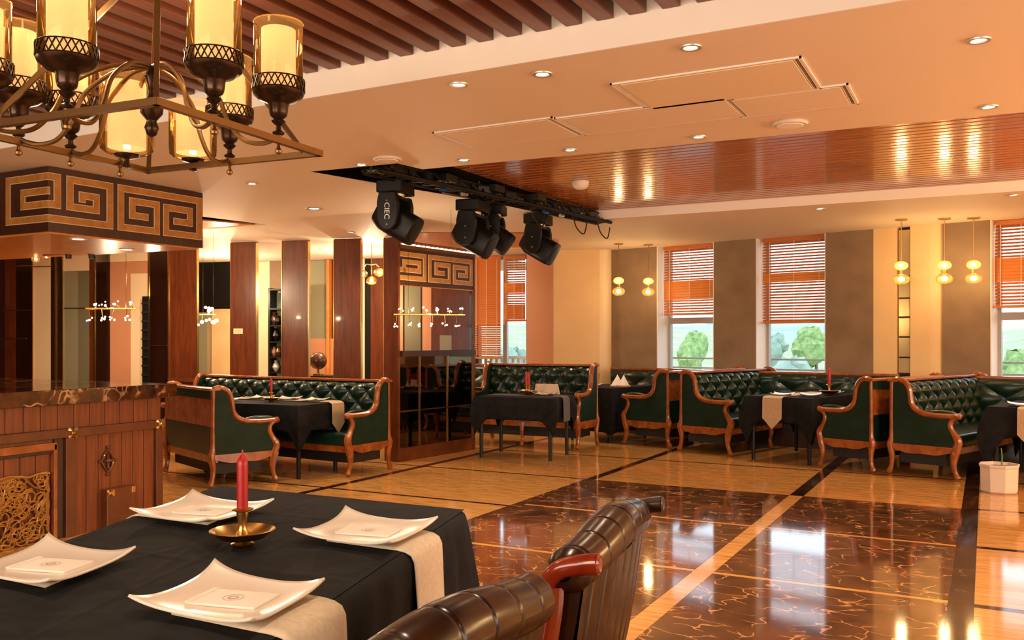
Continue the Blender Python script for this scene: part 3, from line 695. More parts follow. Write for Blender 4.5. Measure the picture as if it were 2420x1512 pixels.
for u0 in (.58,):
    strip_path(MB(), qf, sq(g3, u0, k), .030, -.002, .006).build('key_edge', M['keyedge'], pr_)
    strip_path(MB(), qf, sq(g3, u0, k), .024, .004, .010).build('key_pattern', M['keygold'], pr_)
g1 = [(.04, .20), (.50, .20), (.50, .846), (.04, .846)]; g1b = [(.04, .42), (.40, .42), (.40, .64), (.10, .64), (.10, .42)]
for g in (g1, g1b):
    pth = [(a*.96, band0+(band1-band0)*b) for a, b in g]
    strip_path(MB(), qf, pth, .030, -.002, .006).build('key_edge', M['keyedge'], pr_); strip_path(MB(), qf, pth, .024, .004, .010).build('key_pattern', M['keygold'], pr_)
MB().box(.0, QL, -.02, .03, 2.56, 2.60).build('cornice', M['bartrim'], pr_)
for k in range(16): MB().box(.06+k*.09, .10+k*.09, .0, .03, 2.60, 2.62).build('rope_light', M['flame'], pr_)
cols_ = [0.02, .40, .95, QL-.02]
rows_ = [.16, .60, 1.28, 2.12]
def qu(px): q_ = ray_line(px, tuple(Q0), tuple(Q1)); return (Vector(q_)-Q0).dot(qd)
for a_, b_, m_ in ((945, 953, 'salmon'), (953, 957, 'darkwood'), (957, 995, 'sage2'), (995, 999, 'darkwood'), (999, 1020, 'salmon'), (1020, 1081, 'pillar'), (1081, 1110, 'bartrim'), (1110, 1119, 'darkgloss')):
    MB().box(qu(a_)+.001, qu(b_)-.001, -.02, -.006, rows_[2]+.006, rows_[3]-.006).build('inset_panel', M[m_], pr_)
MB().box(qu(1040), qu(1067), -.006, .0, 1.33, 1.52).build('pale_card', M['sage'], pr_)
for i in range(3):
    for j in range(2): MB().box(cols_[i]+.006, cols_[i+1]-.006, -.02, -.008, rows_[j]+.006, rows_[j+1]-.006).build('mirror_pane', M['dmirror'], pr_)
for c in cols_: MB().box(c-.006, c+.006, -.02, .004, .16, band0 if c in (cols_[0], cols_[-1]) else 1.26).build('gold_bar', M['gold'], pr_)
for r in rows_[1:]: MB().box(.02, QL-.02, -.02, .004, r-.008, r+.008).build('gold_bar', M['gold'], pr_)
MB().box(.02, QL-.02, -.02, .05, 1.26, 1.33).build('mid_rail', M['darkwood'], pr_)
# gold branch chandelier hung before the partition
def branch(cx, cy, z, L, rz, n, label, r=.026, hang=3.0):
    t = thing('branch_chandelier', label, 'chandelier', (cx, cy, z), rz)
    MB().tube([(-L/2, 0, 0), (L/2, 0, 0)], .010, 6).build('bar', M['gold'], t)
    for s in (-.3, .3): MB().tube([(s*L, 0, 0), (s*L, 0, hang-z)], .0022, 5).build('hanger_rod', M['bronze'], t)
    rn = random.Random(n)
    for i in range(n):
        x = -L/2+L*(i+.5)/n; up = (i % 2)*2-1
        p = (x+rn.uniform(-.02, .02), rn.uniform(-.06, .06), up*.07-.03)
        MB().tube([(x, 0, 0), p], .005, 5).build('arm', M['gold'], t)
        cl = MB()
        for q in range(4): cl.ball((p[0]+rn.uniform(-1, 1)*r*1.6, p[1]+rn.uniform(-1, 1)*r*1.6, p[2]+up*.02+rn.uniform(-1, 1)*r*1.3), r*rn.uniform(.35, .7), 7, 5)
        cl.build('bulb_cluster', M['flame'], t)
    point((cx, cy, z+.02), 9*n**.5, r=.03)
    return t
pc = dpt(1010, 10.6)
branch(pc[0]+.1, pc[1]-.1, EYE+62*10.4/FPX, .85, YAW+.3, 12, 'gold branch chandelier with small lit bulbs before the mirrored partition', .018)
pc = dpt(262, 10.9)
branch(pc[0], pc[1], EYE+76*10.9/FPX, .62, YAW, 8, 'gold branch chandelier with crystal bulbs hanging behind the bar', .022)
pc = dpt(492, 12.6)
branch(pc[0], pc[1], EYE+62*12.6/FPX, .24, YAW, 3, 'three lit bulbs on a short gold bar beside the first red-brown pillar', .04)
# glass globe cluster seen past the fourth pillar, and one behind the bar
def cluster(px, y, d, pts, label, r, top=2.995):
    c = dpt(px, d); z = EYE+(805-y)*d/FPX
    t = thing('globe_chandelier', label, 'chandelier', (c[0], c[1], z), YAW)
    MB().tube([(0, 0, .15), (0, 0, top-z)], .006, 6).build('stem', M['gold'], t)
    for a, b in pts:
        MB().tube([(0, 0, .15), (a*.6, 0, .16), (a, 0, b+r)], .008, 6).build('arm', M['brass'], t)
        MB().ball((a, 0, b), r, 14, 8, .8).build('globe', M['globe'], t, smooth=True)
        MB().ball((a, 0, b), r*.38, 8, 6).build('bulb', M['flame'], t)
    point((c[0], c[1], z+.05), 45, r=.03)
cluster(878, 648, 14.0, ((-.14, .0), (.0, -.10), (.12, .03)), 'cluster of amber glass globes hanging past the fourth red-brown pillar', .085)
cluster(97, 612, 10.2, ((-.06, .0), (.06, .03)), 'pair of amber glass globes glowing left of the bar mirror', .05, 2.405)

# ------------------------------------------------------------------ bar
BX = -6.02; BY = 5.14
bar = thing('bar_counter', 'long wooden bar with carved gilt lattice and brass corner studs, left', 'bar', (0, 0, 0))
MB().box(BX-2.9, BX, -1.0, BY, 0, .985).build('body', M['barwood'], bar)
top = MB().box(BX-3.1, BX+.09, -1.0, BY+.10, .985, 1.095).build('worktop', M['counter'], bar, bevel=.006)
def fx(y0, y1, z0, z1, t, m, name, t0=-.005, bv=.004): return MB().box(BX+t0, BX+t, y0, y1, z0, z1).build(name, M[m], bar, bevel=bv)
# upper frieze boards, proud frame rail and posts
def by(px): return ray_line(px, (BX, 0), (BX, 9))[1]
yy = [by(-180)+k*(BY-by(-180))/14 for k in range(15)]
for i in range(14): fx(yy[i]+.002, yy[i+1]-.002, .80, .982, .012, 'barwood', 'frieze_board', bv=.003)
fx(-1.0, BY, .735, .80, .045, 'bartrim', 'rail')
pe = by(163); ppx = [(by(148), by(172)), (by(362), BY)]
for a, b in ppx: fx(a, b, 0, .735, .040, 'bartrim', 'post')
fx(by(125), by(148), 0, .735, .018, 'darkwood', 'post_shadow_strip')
n = 7; a0, b0 = by(172), by(362)
for i in range(n):
    fx(a0+(b0-a0)*i/n+.002, a0+(b0-a0)*(i+1)/n-.002, .0, .735, .012, 'barwood', 'panel_board', bv=.003)
# framed lattice bay
fx(by(-300), by(125), .655, .71, .05, 'booth', 'lattice_frame'); fx(by(118), by(126), 0, .70, .05, 'booth', 'lattice_frame')
fx(by(-300), by(118), .63, .655, .03, 'darkwood', 'lattice_recess')
for i in range(10): fx(by(-300)+(by(118)-by(-300))*i/10+.002, by(-300)+(by(118)-by(-300))*(i+1)/10-.002, 0, .63, .010, 'barwood', 'panel_board', bv=.003)
def stud(y, z, s=.045, t=.045):
    mb = MB()
    for a in range(4):
        an = pi/4+a*pi/2; c, q = cos(an), sin(an)
        mb.add([(BX+t, y, z), (BX+t+.004, y+s*cos(an-.35), z+s*sin(an-.35)), (BX+t+.004, y+s*1.15*c, z+s*1.15*q), (BX+t+.004, y+s*cos(an+.35), z+s*sin(an+.35)), (BX+t+.014, y+s*.5*c, z+s*.5*q)],
               [(0, 1, 4), (1, 2, 4), (2, 3, 4), (3, 0, 4), (0, 3, 2, 1)])
    mb.ball((BX+t+.004, y, z), .014, 8, 4)
    return mb.build('brass_stud', M['brass'], bar)
stud(by(163), .768); stud(BY-.035, .768)
# carved gilt lattice: a net of curved ribs
lt = MB(); rn = random.Random(5); y0l, y1l = by(-260), by(106)
def lat_pt(u, v): return Vector((BX+.034, y0l+(y1l-y0l)*u, .02+.47*v))
seeds = [(rn.random(), rn.random()) for _ in range(190)]
R_ = .105
for (u, v) in seeds:
    p = lat_pt(u, v); r = R_*(.35+.65*rn.random())*.55; k0 = rn.random()*6
    pts = []
    for k in range(9):
        an = k0+2*pi*k/8; q = Vector((p.x, p.y+r*cos(an)*1.15, p.z+r*sin(an)))
        if q.y > y1l: q.y = y1l-.3*(q.y-y1l)
        q.z = min(max(q.z, .005), .50); pts.append(q)
    lt.tube(pts, .0065, 5)
for k in range(60):
    u, v = rn.random(), rn.random(); p = lat_pt(u, v); an = rn.random()*pi; pts = []
    for j in range(8):
        pts.append(p.copy()); an += rn.uniform(-.5, .5); p = p+Vector((0, cos(an)*.045, sin(an)*.045)); p.z = min(max(p.z, .01), .49); p.y = min(p.y, y1l)
    lt.tube(pts, .0075, 5)
edge = [lat_pt(1, v/12)+Vector((0, .012*sin(v*2.2), 0)) for v in range(13)]+[lat_pt(1-u/14, 1.02)+Vector((0, 0, .014*cos(u*1.6)-.03*u/14)) for u in range(1, 15)]
lt.tube(edge, .009, 6)
lo_ = lt.build('carved_lattice', M['lattice'], bar, smooth=True); lo_['kind'] = 'stuff'; lo_['label'] = 'gilt openwork lattice of curling ribs'
# carved diamond ornament
dm = MB(); yc = by(250); zc = zat(1088, (BX, yc))
for k in range(4):
    an = k*pi/2; c, q = cos(an), sin(an)
    dm.tube([(BX+.02, yc+.052*c, zc+.085*q), (BX+.028, yc+.03*(c+cos(an+pi/2)), zc+.048*(q+sin(an+pi/2))), (BX+.02, yc+.052*cos(an+pi/2), zc+.085*sin(an+pi/2))], .009, 6)
    dm.ball((BX+.024, yc+.066*c, zc+.105*q), .014, 8, 5)
    dm.tube([(BX+.02, yc, zc), (BX+.03, yc+.034*c, zc+.06*q)], .010, 6)
dm.ball((BX+.026, yc, zc), .02, 10, 6); dm.build('diamond_carving', M['bartrim'], bar, smooth=True)
# applied box panel below with brass corners
ya, yb = by(236), by(303); zt = zat(1155, (BX, ya))
fx(ya, yb, 0, zt, .085, 'bartrim', 'applied_box', bv=.006)
for y in (by(250), by(299)):
    MB().box(BX+.084, BX+.089, y-.02, y+.014, zt-.055, zt-.005).build('brass_stud', M['brass'], bar, bevel=.004)
stud(ya+.02, zt-.03, .03, .086)

# ------------------------------------------------------------------ green booth sofas
def tuft(mb, L, x0, z0, z1, yf, amp, su=.135, sv=.115, wrap=True, dx=.0135, axis=None):
    """button-tufted cushion surface facing +y from x0..x0+L, z0..z1"""
    nu = max(8, int(L/dx)); nv = int((z1-z0)/.0125)
    def h(x, z):
        u = x/su+(z-z0)/sv; v = x/su-(z-z0)/sv
        a = abs(sin(pi*u/2)); b = abs(sin(pi*v/2))
        return (a**.55)*(b**.55)
    def fn(a, b):
        x = x0+L*a; z = z0+(z1-z0)*b
        edge = min(1, min(a*L, (1-a)*L)/.04)*min(1, (1-b)*(z1-z0)/.05); edge = sqrt(max(edge, 0))
        roll = .03*sin(pi*min(1, b*1.0))
        return (x, yf+roll+(amp*h(x, z)-.012)*edge-(1-edge)*.05-(1-b)*-.03, z)
    return mb.grid(fn, nu, nv)
SIDE = [(.035, 1.00), (.10, 1.015), (.17, .985), (.215, .92), (.23, .84), (.245, .76), (.29, .70), (.36, .668), (.45, .655), (.60, .652), (.715, .655)]
def sofa(label, A, B, L, flip, group=None, hb=1.0, legx=None, name='booth_sofa', rear=True):
    """B = rear leg, A = front leg (plan points); the sofa runs L to one side (flip=+1: left of B->A)"""
    A = Vector(A); B = Vector(B); yd = (A-B).normalized(); dep = (A-B).length
    xd = Vector((-yd.y, yd.x))*flip                # into the booth
    T = Matrix(((xd.x, yd.x, 0, 0), (xd.y, yd.y, 0, 0), (0, 0, 1, 0), (0, 0, 0, 1)))
    f = dep/.70; fz = hb/1.0
    Tm = T @ Matrix.Diagonal((1, f, fz, 1))
    root = thing(name, label, 'sofa', (B.x, B.y, 0), 0, group)
    N = lambda: MB(Tm)
    W = M['booth']
    # side frames at both ends
    for sx, s in ((0.0, 1), (L, -1)):
        X = lambda v: sx+s*v
        top = bez([(X(.03), y, z) for y, z in SIDE], 4)
        N().tube(top, .034, 8, ry=.85).build('side_rail', W, root, smooth=True)
        N().tube([(X(.03), .70, .652), (X(.03), .735, .655), (X(.03), .755, .645)], [.034, .036, .022], 8).build('arm_scroll', W, root, smooth=True)
        N().tube(bez([(X(.03), .70, .65), (X(.03), .655, .60), (X(.03), .648, .54), (X(.03), .69, .46), (X(.03), .725, .40), (X(.03), .71, .33), (X(.03), .685, .24), (X(.03), .68, .14), (X(.03), .705, .06), (X(.03), .725, .02)], 3),
                 [.03, .027, .024, .024, .026, .028, .028, .027, .028, .03, .035, .04, .042, .042, .042, .044, .046, .044, .042, .036, .032, .028, .026, .024, .026, .030, .034, .03][:28], 8).build('front_leg', W, root, smooth=True)
        N().tube(bez([(X(.03), .03, 1.0), (X(.03), .025, .7), (X(.03), .025, .40), (X(.03), .01, .32), (X(.03), .03, .20), (X(.03), .02, .08), (X(.03), -.01, .02)], 3),
                 [.022, .022, .022, .022, .022, .024, .026, .032, .038, .040, .038, .034, .030, .026, .024, .026, .030, .034, .030][:19], 8).build('rear_leg', W, root, smooth=True)
        # scalloped apron
        pts = [(.02, .335), (.70, .335)]+[(.70-.66*k/16, .335-.055-.035*(.5-.5*cos(2*pi*k/16*1))-.012*cos(2*pi*k/16*2)+(.04 if k in (0, 16) else 0)*0) for k in range(17)]
        ap = N(); poly = [(.02, .335), (.70, .335)]+[(.70-.68*k/16, .272-.035*sin(pi*k/16)**2+.01*cos(4*pi*k/16)) for k in range(17)]
        x0_, x1_ = sorted((X(.005), X(.05))); ap.prism_x(poly, x0_, x1_); ap.build('side_apron', W, root)
        # leather side panel
        poly = [(.04, .33)]+[(.04, .99)]+[(y-.004, z-.012) for y, z in SIDE[1:]]+[(.66, .60), (.655, .53), (.69, .45), (.70, .38), (.69, .33)]
        x0_, x1_ = sorted((X(.018), X(.085))); N().prism_x(poly, x0_, x1_).build('side_panel', M['greenflat'], root)
        # arm pad
        pad = bez([(X(.05), .38, .672), (X(.05), .5, .690), (X(.05), .62, .688), (X(.05), .69, .676)], 4)
        N().tube(pad, [.018]+[.032]*(len(pad)-2)+[.018], 8, ry=.6).build('arm_pad', M['green'], root, smooth=True)
    # back: frame rail, rear panel, tufted inner
    N().box(0.0, L, -.015, .10, .985, 1.012).build('top_rail', W, root, bevel=.006)
    N().box(.03, L-.03, .01, .05, .33, .62).build('rear_leather', M['green'], root)
    N().box(.03, L-.03, .01, .045, .62, .90).build('rear_wood_panel', W, root)
    N().box(.03, L-.03, .0, .05, .90, .985).build('rear_top_leather', M['greenflat'], root)
    N().box(.05, L-.05, .02, .09, .25, .335).build('rear_apron', W, root)
    tf = N(); tuft(tf, L-.10, .05, .42, .985, .11, .058); tf.build('tufted_back', M['green'], root, smooth=True)
    N().rbox(.07, L-.07, .12, .70, .31, .455, .035).build('seat_cushion', M['green'], root, smooth=True)
    N().box(.05, L-.05, .64, .69, .25, .33).build('front_apron', W, root, bevel=.01)
    N().box(.10, L-.10, .09, .58, .13, .30).build('shade_block', M['cable'], root)  # dark box added under the seat to keep light off the floor
    for lx in ([L/2] if L > 1.4 else []):
        N().tube(bez([(lx, .67, .30), (lx, .69, .2), (lx, .67, .1), (lx, .70, .02)], 3), [.038, .036, .032, .028, .024, .022, .024, .026, .03, .026], 8).build('front_leg', W, root, smooth=True)
    return root
GR = 'green tufted booth sofas'
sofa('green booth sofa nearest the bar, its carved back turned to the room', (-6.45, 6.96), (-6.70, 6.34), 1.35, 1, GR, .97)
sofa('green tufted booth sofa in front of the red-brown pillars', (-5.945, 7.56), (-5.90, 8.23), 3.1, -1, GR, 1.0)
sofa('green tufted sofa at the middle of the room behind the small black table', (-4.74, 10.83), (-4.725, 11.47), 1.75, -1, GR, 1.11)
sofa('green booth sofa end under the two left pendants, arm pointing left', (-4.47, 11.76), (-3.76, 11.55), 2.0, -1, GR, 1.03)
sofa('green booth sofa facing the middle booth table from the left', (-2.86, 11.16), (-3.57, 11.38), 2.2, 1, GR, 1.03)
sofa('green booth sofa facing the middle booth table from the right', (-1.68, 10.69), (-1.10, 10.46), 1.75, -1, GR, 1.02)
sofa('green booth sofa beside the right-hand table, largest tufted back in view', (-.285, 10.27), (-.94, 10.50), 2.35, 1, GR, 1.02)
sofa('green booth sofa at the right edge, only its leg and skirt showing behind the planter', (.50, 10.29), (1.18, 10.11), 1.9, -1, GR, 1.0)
def bench(label, p0, p1, dep=.6, hb=1.0):
    """bench with its back along p0-p1, seat towards the camera"""
    p0 = Vector(p0); p1 = Vector(p1); L = (p1-p0).length; u = (p1-p0)/L; n = Vector((-u.y, u.x))
    if n.dot(p0) > 0: n = -n
    T = Matrix(((u.x, n.x, 0, 0), (u.y, n.y, 0, 0), (0, 0, 1, 0), (0, 0, 0, 1)))
    r = thing('wall_bench', label, 'bench', (p0.x, p0.y, 0), 0, 'green wall benches under the windows')
    MB(T).box(0, L, -.03, .09, hb-.02, hb+.012).build('top_rail', M['booth'], r, bevel=.005)
    MB(T).box(0, L, 0, .09, .1, hb-.02).build('back_board', M['darkwood'], r)
    tf = MB(T); tuft(tf, L-.02, .01, .42, hb-.02, .10, .05, .26, .16, dx=.02); tf.build('tufted_back', M['green'], r, smooth=True)
    MB(T).rbox(.01, L-.01, .12, dep, .31, .45, .035).build('seat_cushion', M['green'], r, smooth=True)
    MB(T).box(.03, L-.03, .12, dep-.06, .0, .31).build('base', M['darkwood'], r)
    return r
def bw2(px0, px1, off=-.75): return wpt(px0, off), wpt(px1, off)
bench('green bench under the left grey pier, behind the table with standing napkins', *bw2(1450, 1640, -.35))
bench('green bench under the second window, behind the middle booth table', *bw2(1800, 2120, -.45))
bench('green bench under the right-hand window', *bw2(2275, 2480, -.35))
bench('green bench below the far left window', dpt(1120, 15.2), dpt(1262, 14.6), hb=1.05)

# ------------------------------------------------------------------ small things for tables
def plate(par_loc, rz, s, label, group, m='china'):
    t = thing('square_plate', label, 'plate', par_loc, rz, group)
    def fn(a, b):
        u = a*2-1; v = b*2-1
        k = 1-.07*(1-u*u)*abs(v)**3-.0; kx = 1-.07*(1-v*v)*abs(u)**3
        r = max(abs(u), abs(v))
        z = .006+.030*s/.42*(abs(u)**2.5*.5+abs(v)**2.5*.5)+.018*s/.42*(abs(u*v))**2
        return (u*s/2*kx, v*s/2*(1-.07*(1-u*u)*abs(v)**3), z)
    MB().grid(fn, 16, 16).build('dish', M[m], t, smooth=True, solid=.006)
    MB().box(-s*.2, s*.2, -s*.2, s*.2, 0, .005).build('foot', M[m], t)
    return t
def napkin(loc, rz, s, label, group, emblem=True):
    t = thing('folded_napkin', label, 'napkin', loc, rz, group)
    MB().rbox(-s*.5, s*.5, -s*.33, s*.33, 0, .007*s/.2, .003).build('fold', M['paper'], t, smooth=True)
    MB().box(-s*.5, -s*.42, -s*.33, s*.33, .0072*s/.2, .009*s/.2).build('hem', M['paper'], t)
    if emblem:
        mb = MB(); z = .0078*s/.2
        for r0, r1 in ((s*.135, s*.125), (s*.075, s*.045)):
            vs = []; n = 28
            for k in range(n):
                an = 2*pi*k/n; vs += [(r0*cos(an), r0*sin(an), z), (r1*cos(an), r1*sin(an), z)]
            mb.add(vs, [(2*k, 2*((k+1) % n), 2*((k+1) % n)+1, 2*k+1) for k in range(n)])
        mb.build('printed_emblem', M['print'], t)
    return t
def candlestick(loc, label, s=1.0, mm='brass', red=True):
    t = thing('candlestick', label, 'candlestick', loc)
    MB().lathe([(.035*s, 0), (.038*s, .006*s), (.02*s, .012*s), (.03*s, .016*s), (.075*s, .025*s), (.104*s, .048*s), (.108*s, .052*s), (.103*s, .054*s), (.07*s, .032*s), (.022*s, .026*s), (.016*s, .034*s)], n=32).build('dish', M[mm], t, smooth=True)
    MB().lathe([(.026*s, .028*s), (.019*s, .045*s), (.013*s, .06*s), (.014*s, .075*s), (.019*s, .10*s), (.020*s, .112*s), (.034*s, .118*s), (.036*s, .122*s), (.022*s, .126*s)], n=24).build('stem', M[mm], t, smooth=True)
    c = thing('candle', label.replace('candlestick', 'candle').replace('holding a red', 'slim red'), 'candle', (loc[0], loc[1], loc[2]+.120*s))
    c['label'] = label.split(' candlestick')[0].replace('brass', 'red')+' candle '+label.split('candlestick ')[1]
    MB().lathe([(.018*s, 0), (.0185*s, .15*s), (.017*s, .168*s), (.008*s, .178*s), (.004*s, .186*s), (.002*s, .20*s)], n=16).build('wax', M['candle'], c, smooth=True)
    return t
# ------------------------------------------------------------------ tables with black cloths
def table(loc, rz, sx, sy, label, clabel, h=.76, drop=.30, corner=.18, legs=True, seed=1, flare=.05):
    """origin at the table centre"""
    t = thing('dining_table', label, 'table', loc, rz, 'black-clothed dining tables')
    MB().box(-sx/2+.01, sx/2-.01, -sy/2+.01, sy/2-.01, h-.035, h-.004).build('tabletop', M['darkwood'], t)
    for a in (-1, 1):
        for b in (-1, 1):
            MB().tube([(a*(sx/2-.06), b*(sy/2-.06), h-.03), (a*(sx/2-.06), b*(sy/2-.06), .0)], [.030, .022], 8).build('leg', M['black'], t)
    MB().box(-sx/2+.06, sx/2-.06, -sy/2+.06, sy/2-.06, h-.10, h-.035).build('apron', M['darkwood'], t)
    c = cloth(loc, rz, sx, sy, h, drop, corner, clabel, seed, flare); return t
def cloth(loc, rz, sx, sy, h, drop, corner, label, seed, flare):
    rn = random.Random(seed); N = 72; per = 2*(sx+sy); ph = rn.random()*6; ring = []
    R = .03
    for k in range(N):
        s = k/N*per
        segs = [(sx, (-sx/2, -sy/2), (1, 0)), (sy, (sx/2, -sy/2), (0, 1)), (sx, (sx/2, sy/2), (-1, 0)), (sy, (-sx/2, sy/2), (0, -1))]
        for Ls, o, d in segs:
            if s <= Ls: break
            s -= Ls
        p = (o[0]+d[0]*s, o[1]+d[1]*s); nrm = (d[1], -d[0]); e = min(s, Ls-s)
        cn = max(0, 1-e/.16)
        sgn = 1 if s > Ls/2 else -1
        nx, ny = nrm[0]+d[0]*sgn*cn, nrm[1]+d[1]*sgn*cn; q = sqrt(nx*nx+ny*ny)
        ring.append((p, (nx/q, ny/q), cn, s))
    rows = [(0, 0), (.3, .0), (.6, .0), (1, 0)]
    vs = []; lv = 10
    for (p, n, cn, s) in ring: vs.append((p[0]-n[0]*.02, p[1]-n[1]*.02, h+.004))
    for j in range(lv+1):
        f = j/lv
        for (p, n, cn, s) in ring:
            dz = (drop+corner*cn**1.3)*f
            off = .008+.012*min(1, f*4)+flare*cn*sin(pi*min(f, .85))*1.0+.010*sin(s*19+ph)*f+.012*sin(s*7+ph*2)*f-(.05*cn*f*f)
            vs.append((p[0]+n[0]*off, p[1]+n[1]*off, h+.003-.004*(j == 0)*0-dz-(.0 if j else -.0)))
    fs = [tuple(range(N))]
    for j in range(lv+1):
        fs += [(j*N+k, j*N+(k+1) % N, (j+1)*N+(k+1) % N, (j+1)*N+k) for k in range(N)]
    o = MB().add(vs, fs).build('tablecloth', M['cloth'], None, smooth=True, ang=50)
    o.location = loc; o.rotation_euler = (0, 0, rz); m = o.modifiers.new('thick', 'SOLIDIFY'); m.thickness = .003; m.offset = 1
    return tag(o, label, 'tablecloth', 'black tablecloths')
def runner(loc, rz, w, y0, y1, h, label, m='linen', tail=.26, edge=None, group='tan table runners', pointed=True):
    """lies along local y from y1 back to the table edge y0, then hangs with a pointed tail"""
    prof = [(y1, h+.009), (y0+.03, h+.009), (y0+.004, h+.008), (y0-.034, h-.010), (y0-.040, h-.05), (y0-.044, h-tail*.62)]
    mb = MB(); vs = []
    for y, z in prof: vs += [(-w/2, y, z), (0, y, z), (w/2, y, z)]
    tip = y0-.046
    vs += ([(-w/2, tip, h-tail*.66), (0, tip, h-tail), (w/2, tip, h-tail*.66)] if pointed else [(-w/2, tip, h-tail), (0, tip, h-tail), (w/2, tip, h-tail)])
    n = len(prof)+1; fs = []
    for i in range(n-1): fs += [(3*i, 3*i+1, 3*i+4, 3*i+3), (3*i+1, 3*i+2, 3*i+5, 3*i+4)]
    o = mb.add(vs, fs).build('table_runner', M[m], None, solid=.004)
    o.location = loc; o.rotation_euler = (0, 0, rz)
    return tag(o, label, 'table runner', group)
def loc_of(c, rz, x, y, z): return (c[0]+cos(rz)*x-sin(rz)*y, c[1]+sin(rz)*x+cos(rz)*y, z)
PT = 'square white plates on the far tables'
def dress(c, rz, h, items, where):
    for k, (x, y, kind) in enumerate(items):
        z = h+.010
        if kind == 'p':
            plate(loc_of(c, rz, x, y, z), rz+.1*k, .26, 'white square plate on %s' % where, None)
        elif kind == 'n': napkin(loc_of(c, rz, x, y, z+.012), rz+.2, .16, 'small folded napkin on %s' % where, None, False)
        elif kind == 'c': candlestick(loc_of(c, rz, x, y, z), 'small brass candlestick on %s' % where, .8)
# left booth table
c1 = (-7.02, 7.50); r1 = radians(3)
table((*c1, 0), r1, 1.40, .76, 'black-clothed table in the left booth before the pillars', 'black tablecloth with hanging corner in the left booth', .77, .27, .26, seed=2, flare=.07)
runner((*c1, 0), r1+radians(90), .22, -.70, .70, .775, 'tan pointed runner hanging from the left booth table', tail=.34).location = (c1[0], c1[1]+.22, 0)
for i, (x, y, wd_) in enumerate(((.45, .18, 'at the hall end of the left booth table'), (-.35, .22, 'at the far side of the left booth table'), (-.45, -.2, 'at the far left of the left booth table'), (.05, .24, 'beside the red candle of the left booth table'))):
    q = loc_of(c1, r1, x, y, .786); plate(q, r1+.1*i, .25, 'white square plate '+wd_, PT); 
napkin(loc_of(c1, r1, .45, .18, .800), .4, .15, 'small folded napkin on the hall-end plate of the left booth', 'napkins on the far tables', False)
napkin(loc_of(c1, r1, -.35, .22, .800), .4, .15, 'small folded napkin on the far plate of the left booth', 'napkins on the far tables', False)
candlestick(loc_of(c1, r1, .05, -.05, .776), 'small brass candlestick on the left booth table', .85)
# small centre table
c2 = (-5.12, 9.98); r2 = radians(7)
table((*c2, 0), r2, 1.02, .78, 'small square table with slim dark legs before the mirrored partition', 'black tablecloth on the small square centre table', .755, .27, .20, seed=4, flare=.05)
runner((c2[0], c2[1], 0), r2+radians(90), .26, -.51, .45, .757, 'grey cloth strip hanging over the right end of the centre table', 'grlinen', tail=.30, group=None, pointed=False)
plate(loc_of(c2, r2, .25, .05, .775), .2, .25, 'white square plate on the small centre table', PT)
bag = thing('napkin_stand', 'tan card standing on the small centre table beside the candles', 'card', loc_of(c2, r2, .22, .22, .772), r2)
MB().add([(-.16, -.04, 0), (.16, -.04, 0), (.15, 0, .13), (-.15, 0, .13), (-.16, .05, 0), (.16, .05, 0)], [(0, 1, 2, 3), (3, 2, 5, 4), (0, 4, 5, 1), (0, 3, 4), (1, 5, 2)]).build('card', M['linen2'], bag)
candlestick(loc_of(c2, r2, -.02, .12, .772), 'small brass candlestick on the centre table, left of the tan card', .95)
candlestick(loc_of(c2, r2, .05, .02, .772), 'small brass candlestick on the centre table, nearest its front edge', .95)
# middle booth table
r3 = radians(-16); c3 = loc_of((-2.16, 10.93), r3, 0, .55, 0)[:2]
table((*c3, 0), r3, .84, 1.25, 'black-clothed table in the middle booth between two sofas', 'black tablecloth with two hanging corners in the middle booth', .775, .30, .30, seed=6, flare=.09)
runner((c3[0], c3[1], 0), r3, .25, -.625, .6, .778, 'tan pointed runner hanging from the middle booth table', tail=.38).location = loc_of(c3, r3, -.06, 0, 0)
for i, (x, y, l) in enumerate(((-.05, -.42, 'at the near end of the middle booth table'), (.25, -.30, 'right of the runner on the middle booth table'), (.22, .35, 'at the back of the middle booth table'))):
    plate(loc_of(c3, r3, x, y, .792), .15*i, .25, 'white square plate '+l, PT)
candlestick(loc_of(c3, r3, .30, .10, .782), 'small brass candlestick on the middle booth table', 1.1)
# right table
r4 = radians(-14); c4 = loc_of((.03, 10.37), r4, .34, .55, 0)[:2]
table((*c4, 0), r4, .68, 1.2, 'black-clothed table at the right edge behind the planter', 'black tablecloth at the right edge with a long hanging corner', .775, .30, .34, seed=8, flare=.10)
runner(loc_of(c4, r4, .06, 0, 0), r4, .25, -.60, .55, .778, 'tan pointed runner hanging from the table at the right edge', tail=.40)
plate(loc_of(c4, r4, -.08, -.40, .792), 0, .25, 'white square plate at the near end of the right-edge table', PT)
# table under the left pendants
r0 = radians(-14); c0 = dpt(1487, 13.1)
c0 = (c0[0]-.30, c0[1]-.05)
table((*c0, 0), r0, .80, 1.0, 'black-clothed table under the two left pendants', 'black tablecloth falling to the floor under the two left pendants', .775, .62, .05, seed=9, flare=.03)
plate(loc_of(c0, r0, -.1, -.3, .792), 0, .25, 'white square plate under the two left pendants', PT)
for i, (x, y) in enumerate(((.12, .05), (.30, -.05))):
    t = thing('standing_napkin', ['white napkin folded as a cone under the left pendants, left one', 'patterned napkin folded as a cone under the left pendants, right one'][i], 'napkin', loc_of(c0, r0, x, y, .782))
    MB().lathe([(.10, 0), (.06, .07), (.03, .12), (.002, .17)], n=7).build('cone', M['paper'], t); MB().lathe([(.105, 0), (.105, .02), (.06, .03)], n=9).build('cuff', M['salmon' if i else 'paper'], t)
gl = thing('wine_glass', 'stemmed wine glass on the table under the left pendants', 'glass', loc_of(c0, r0, -.22, .0, .782))
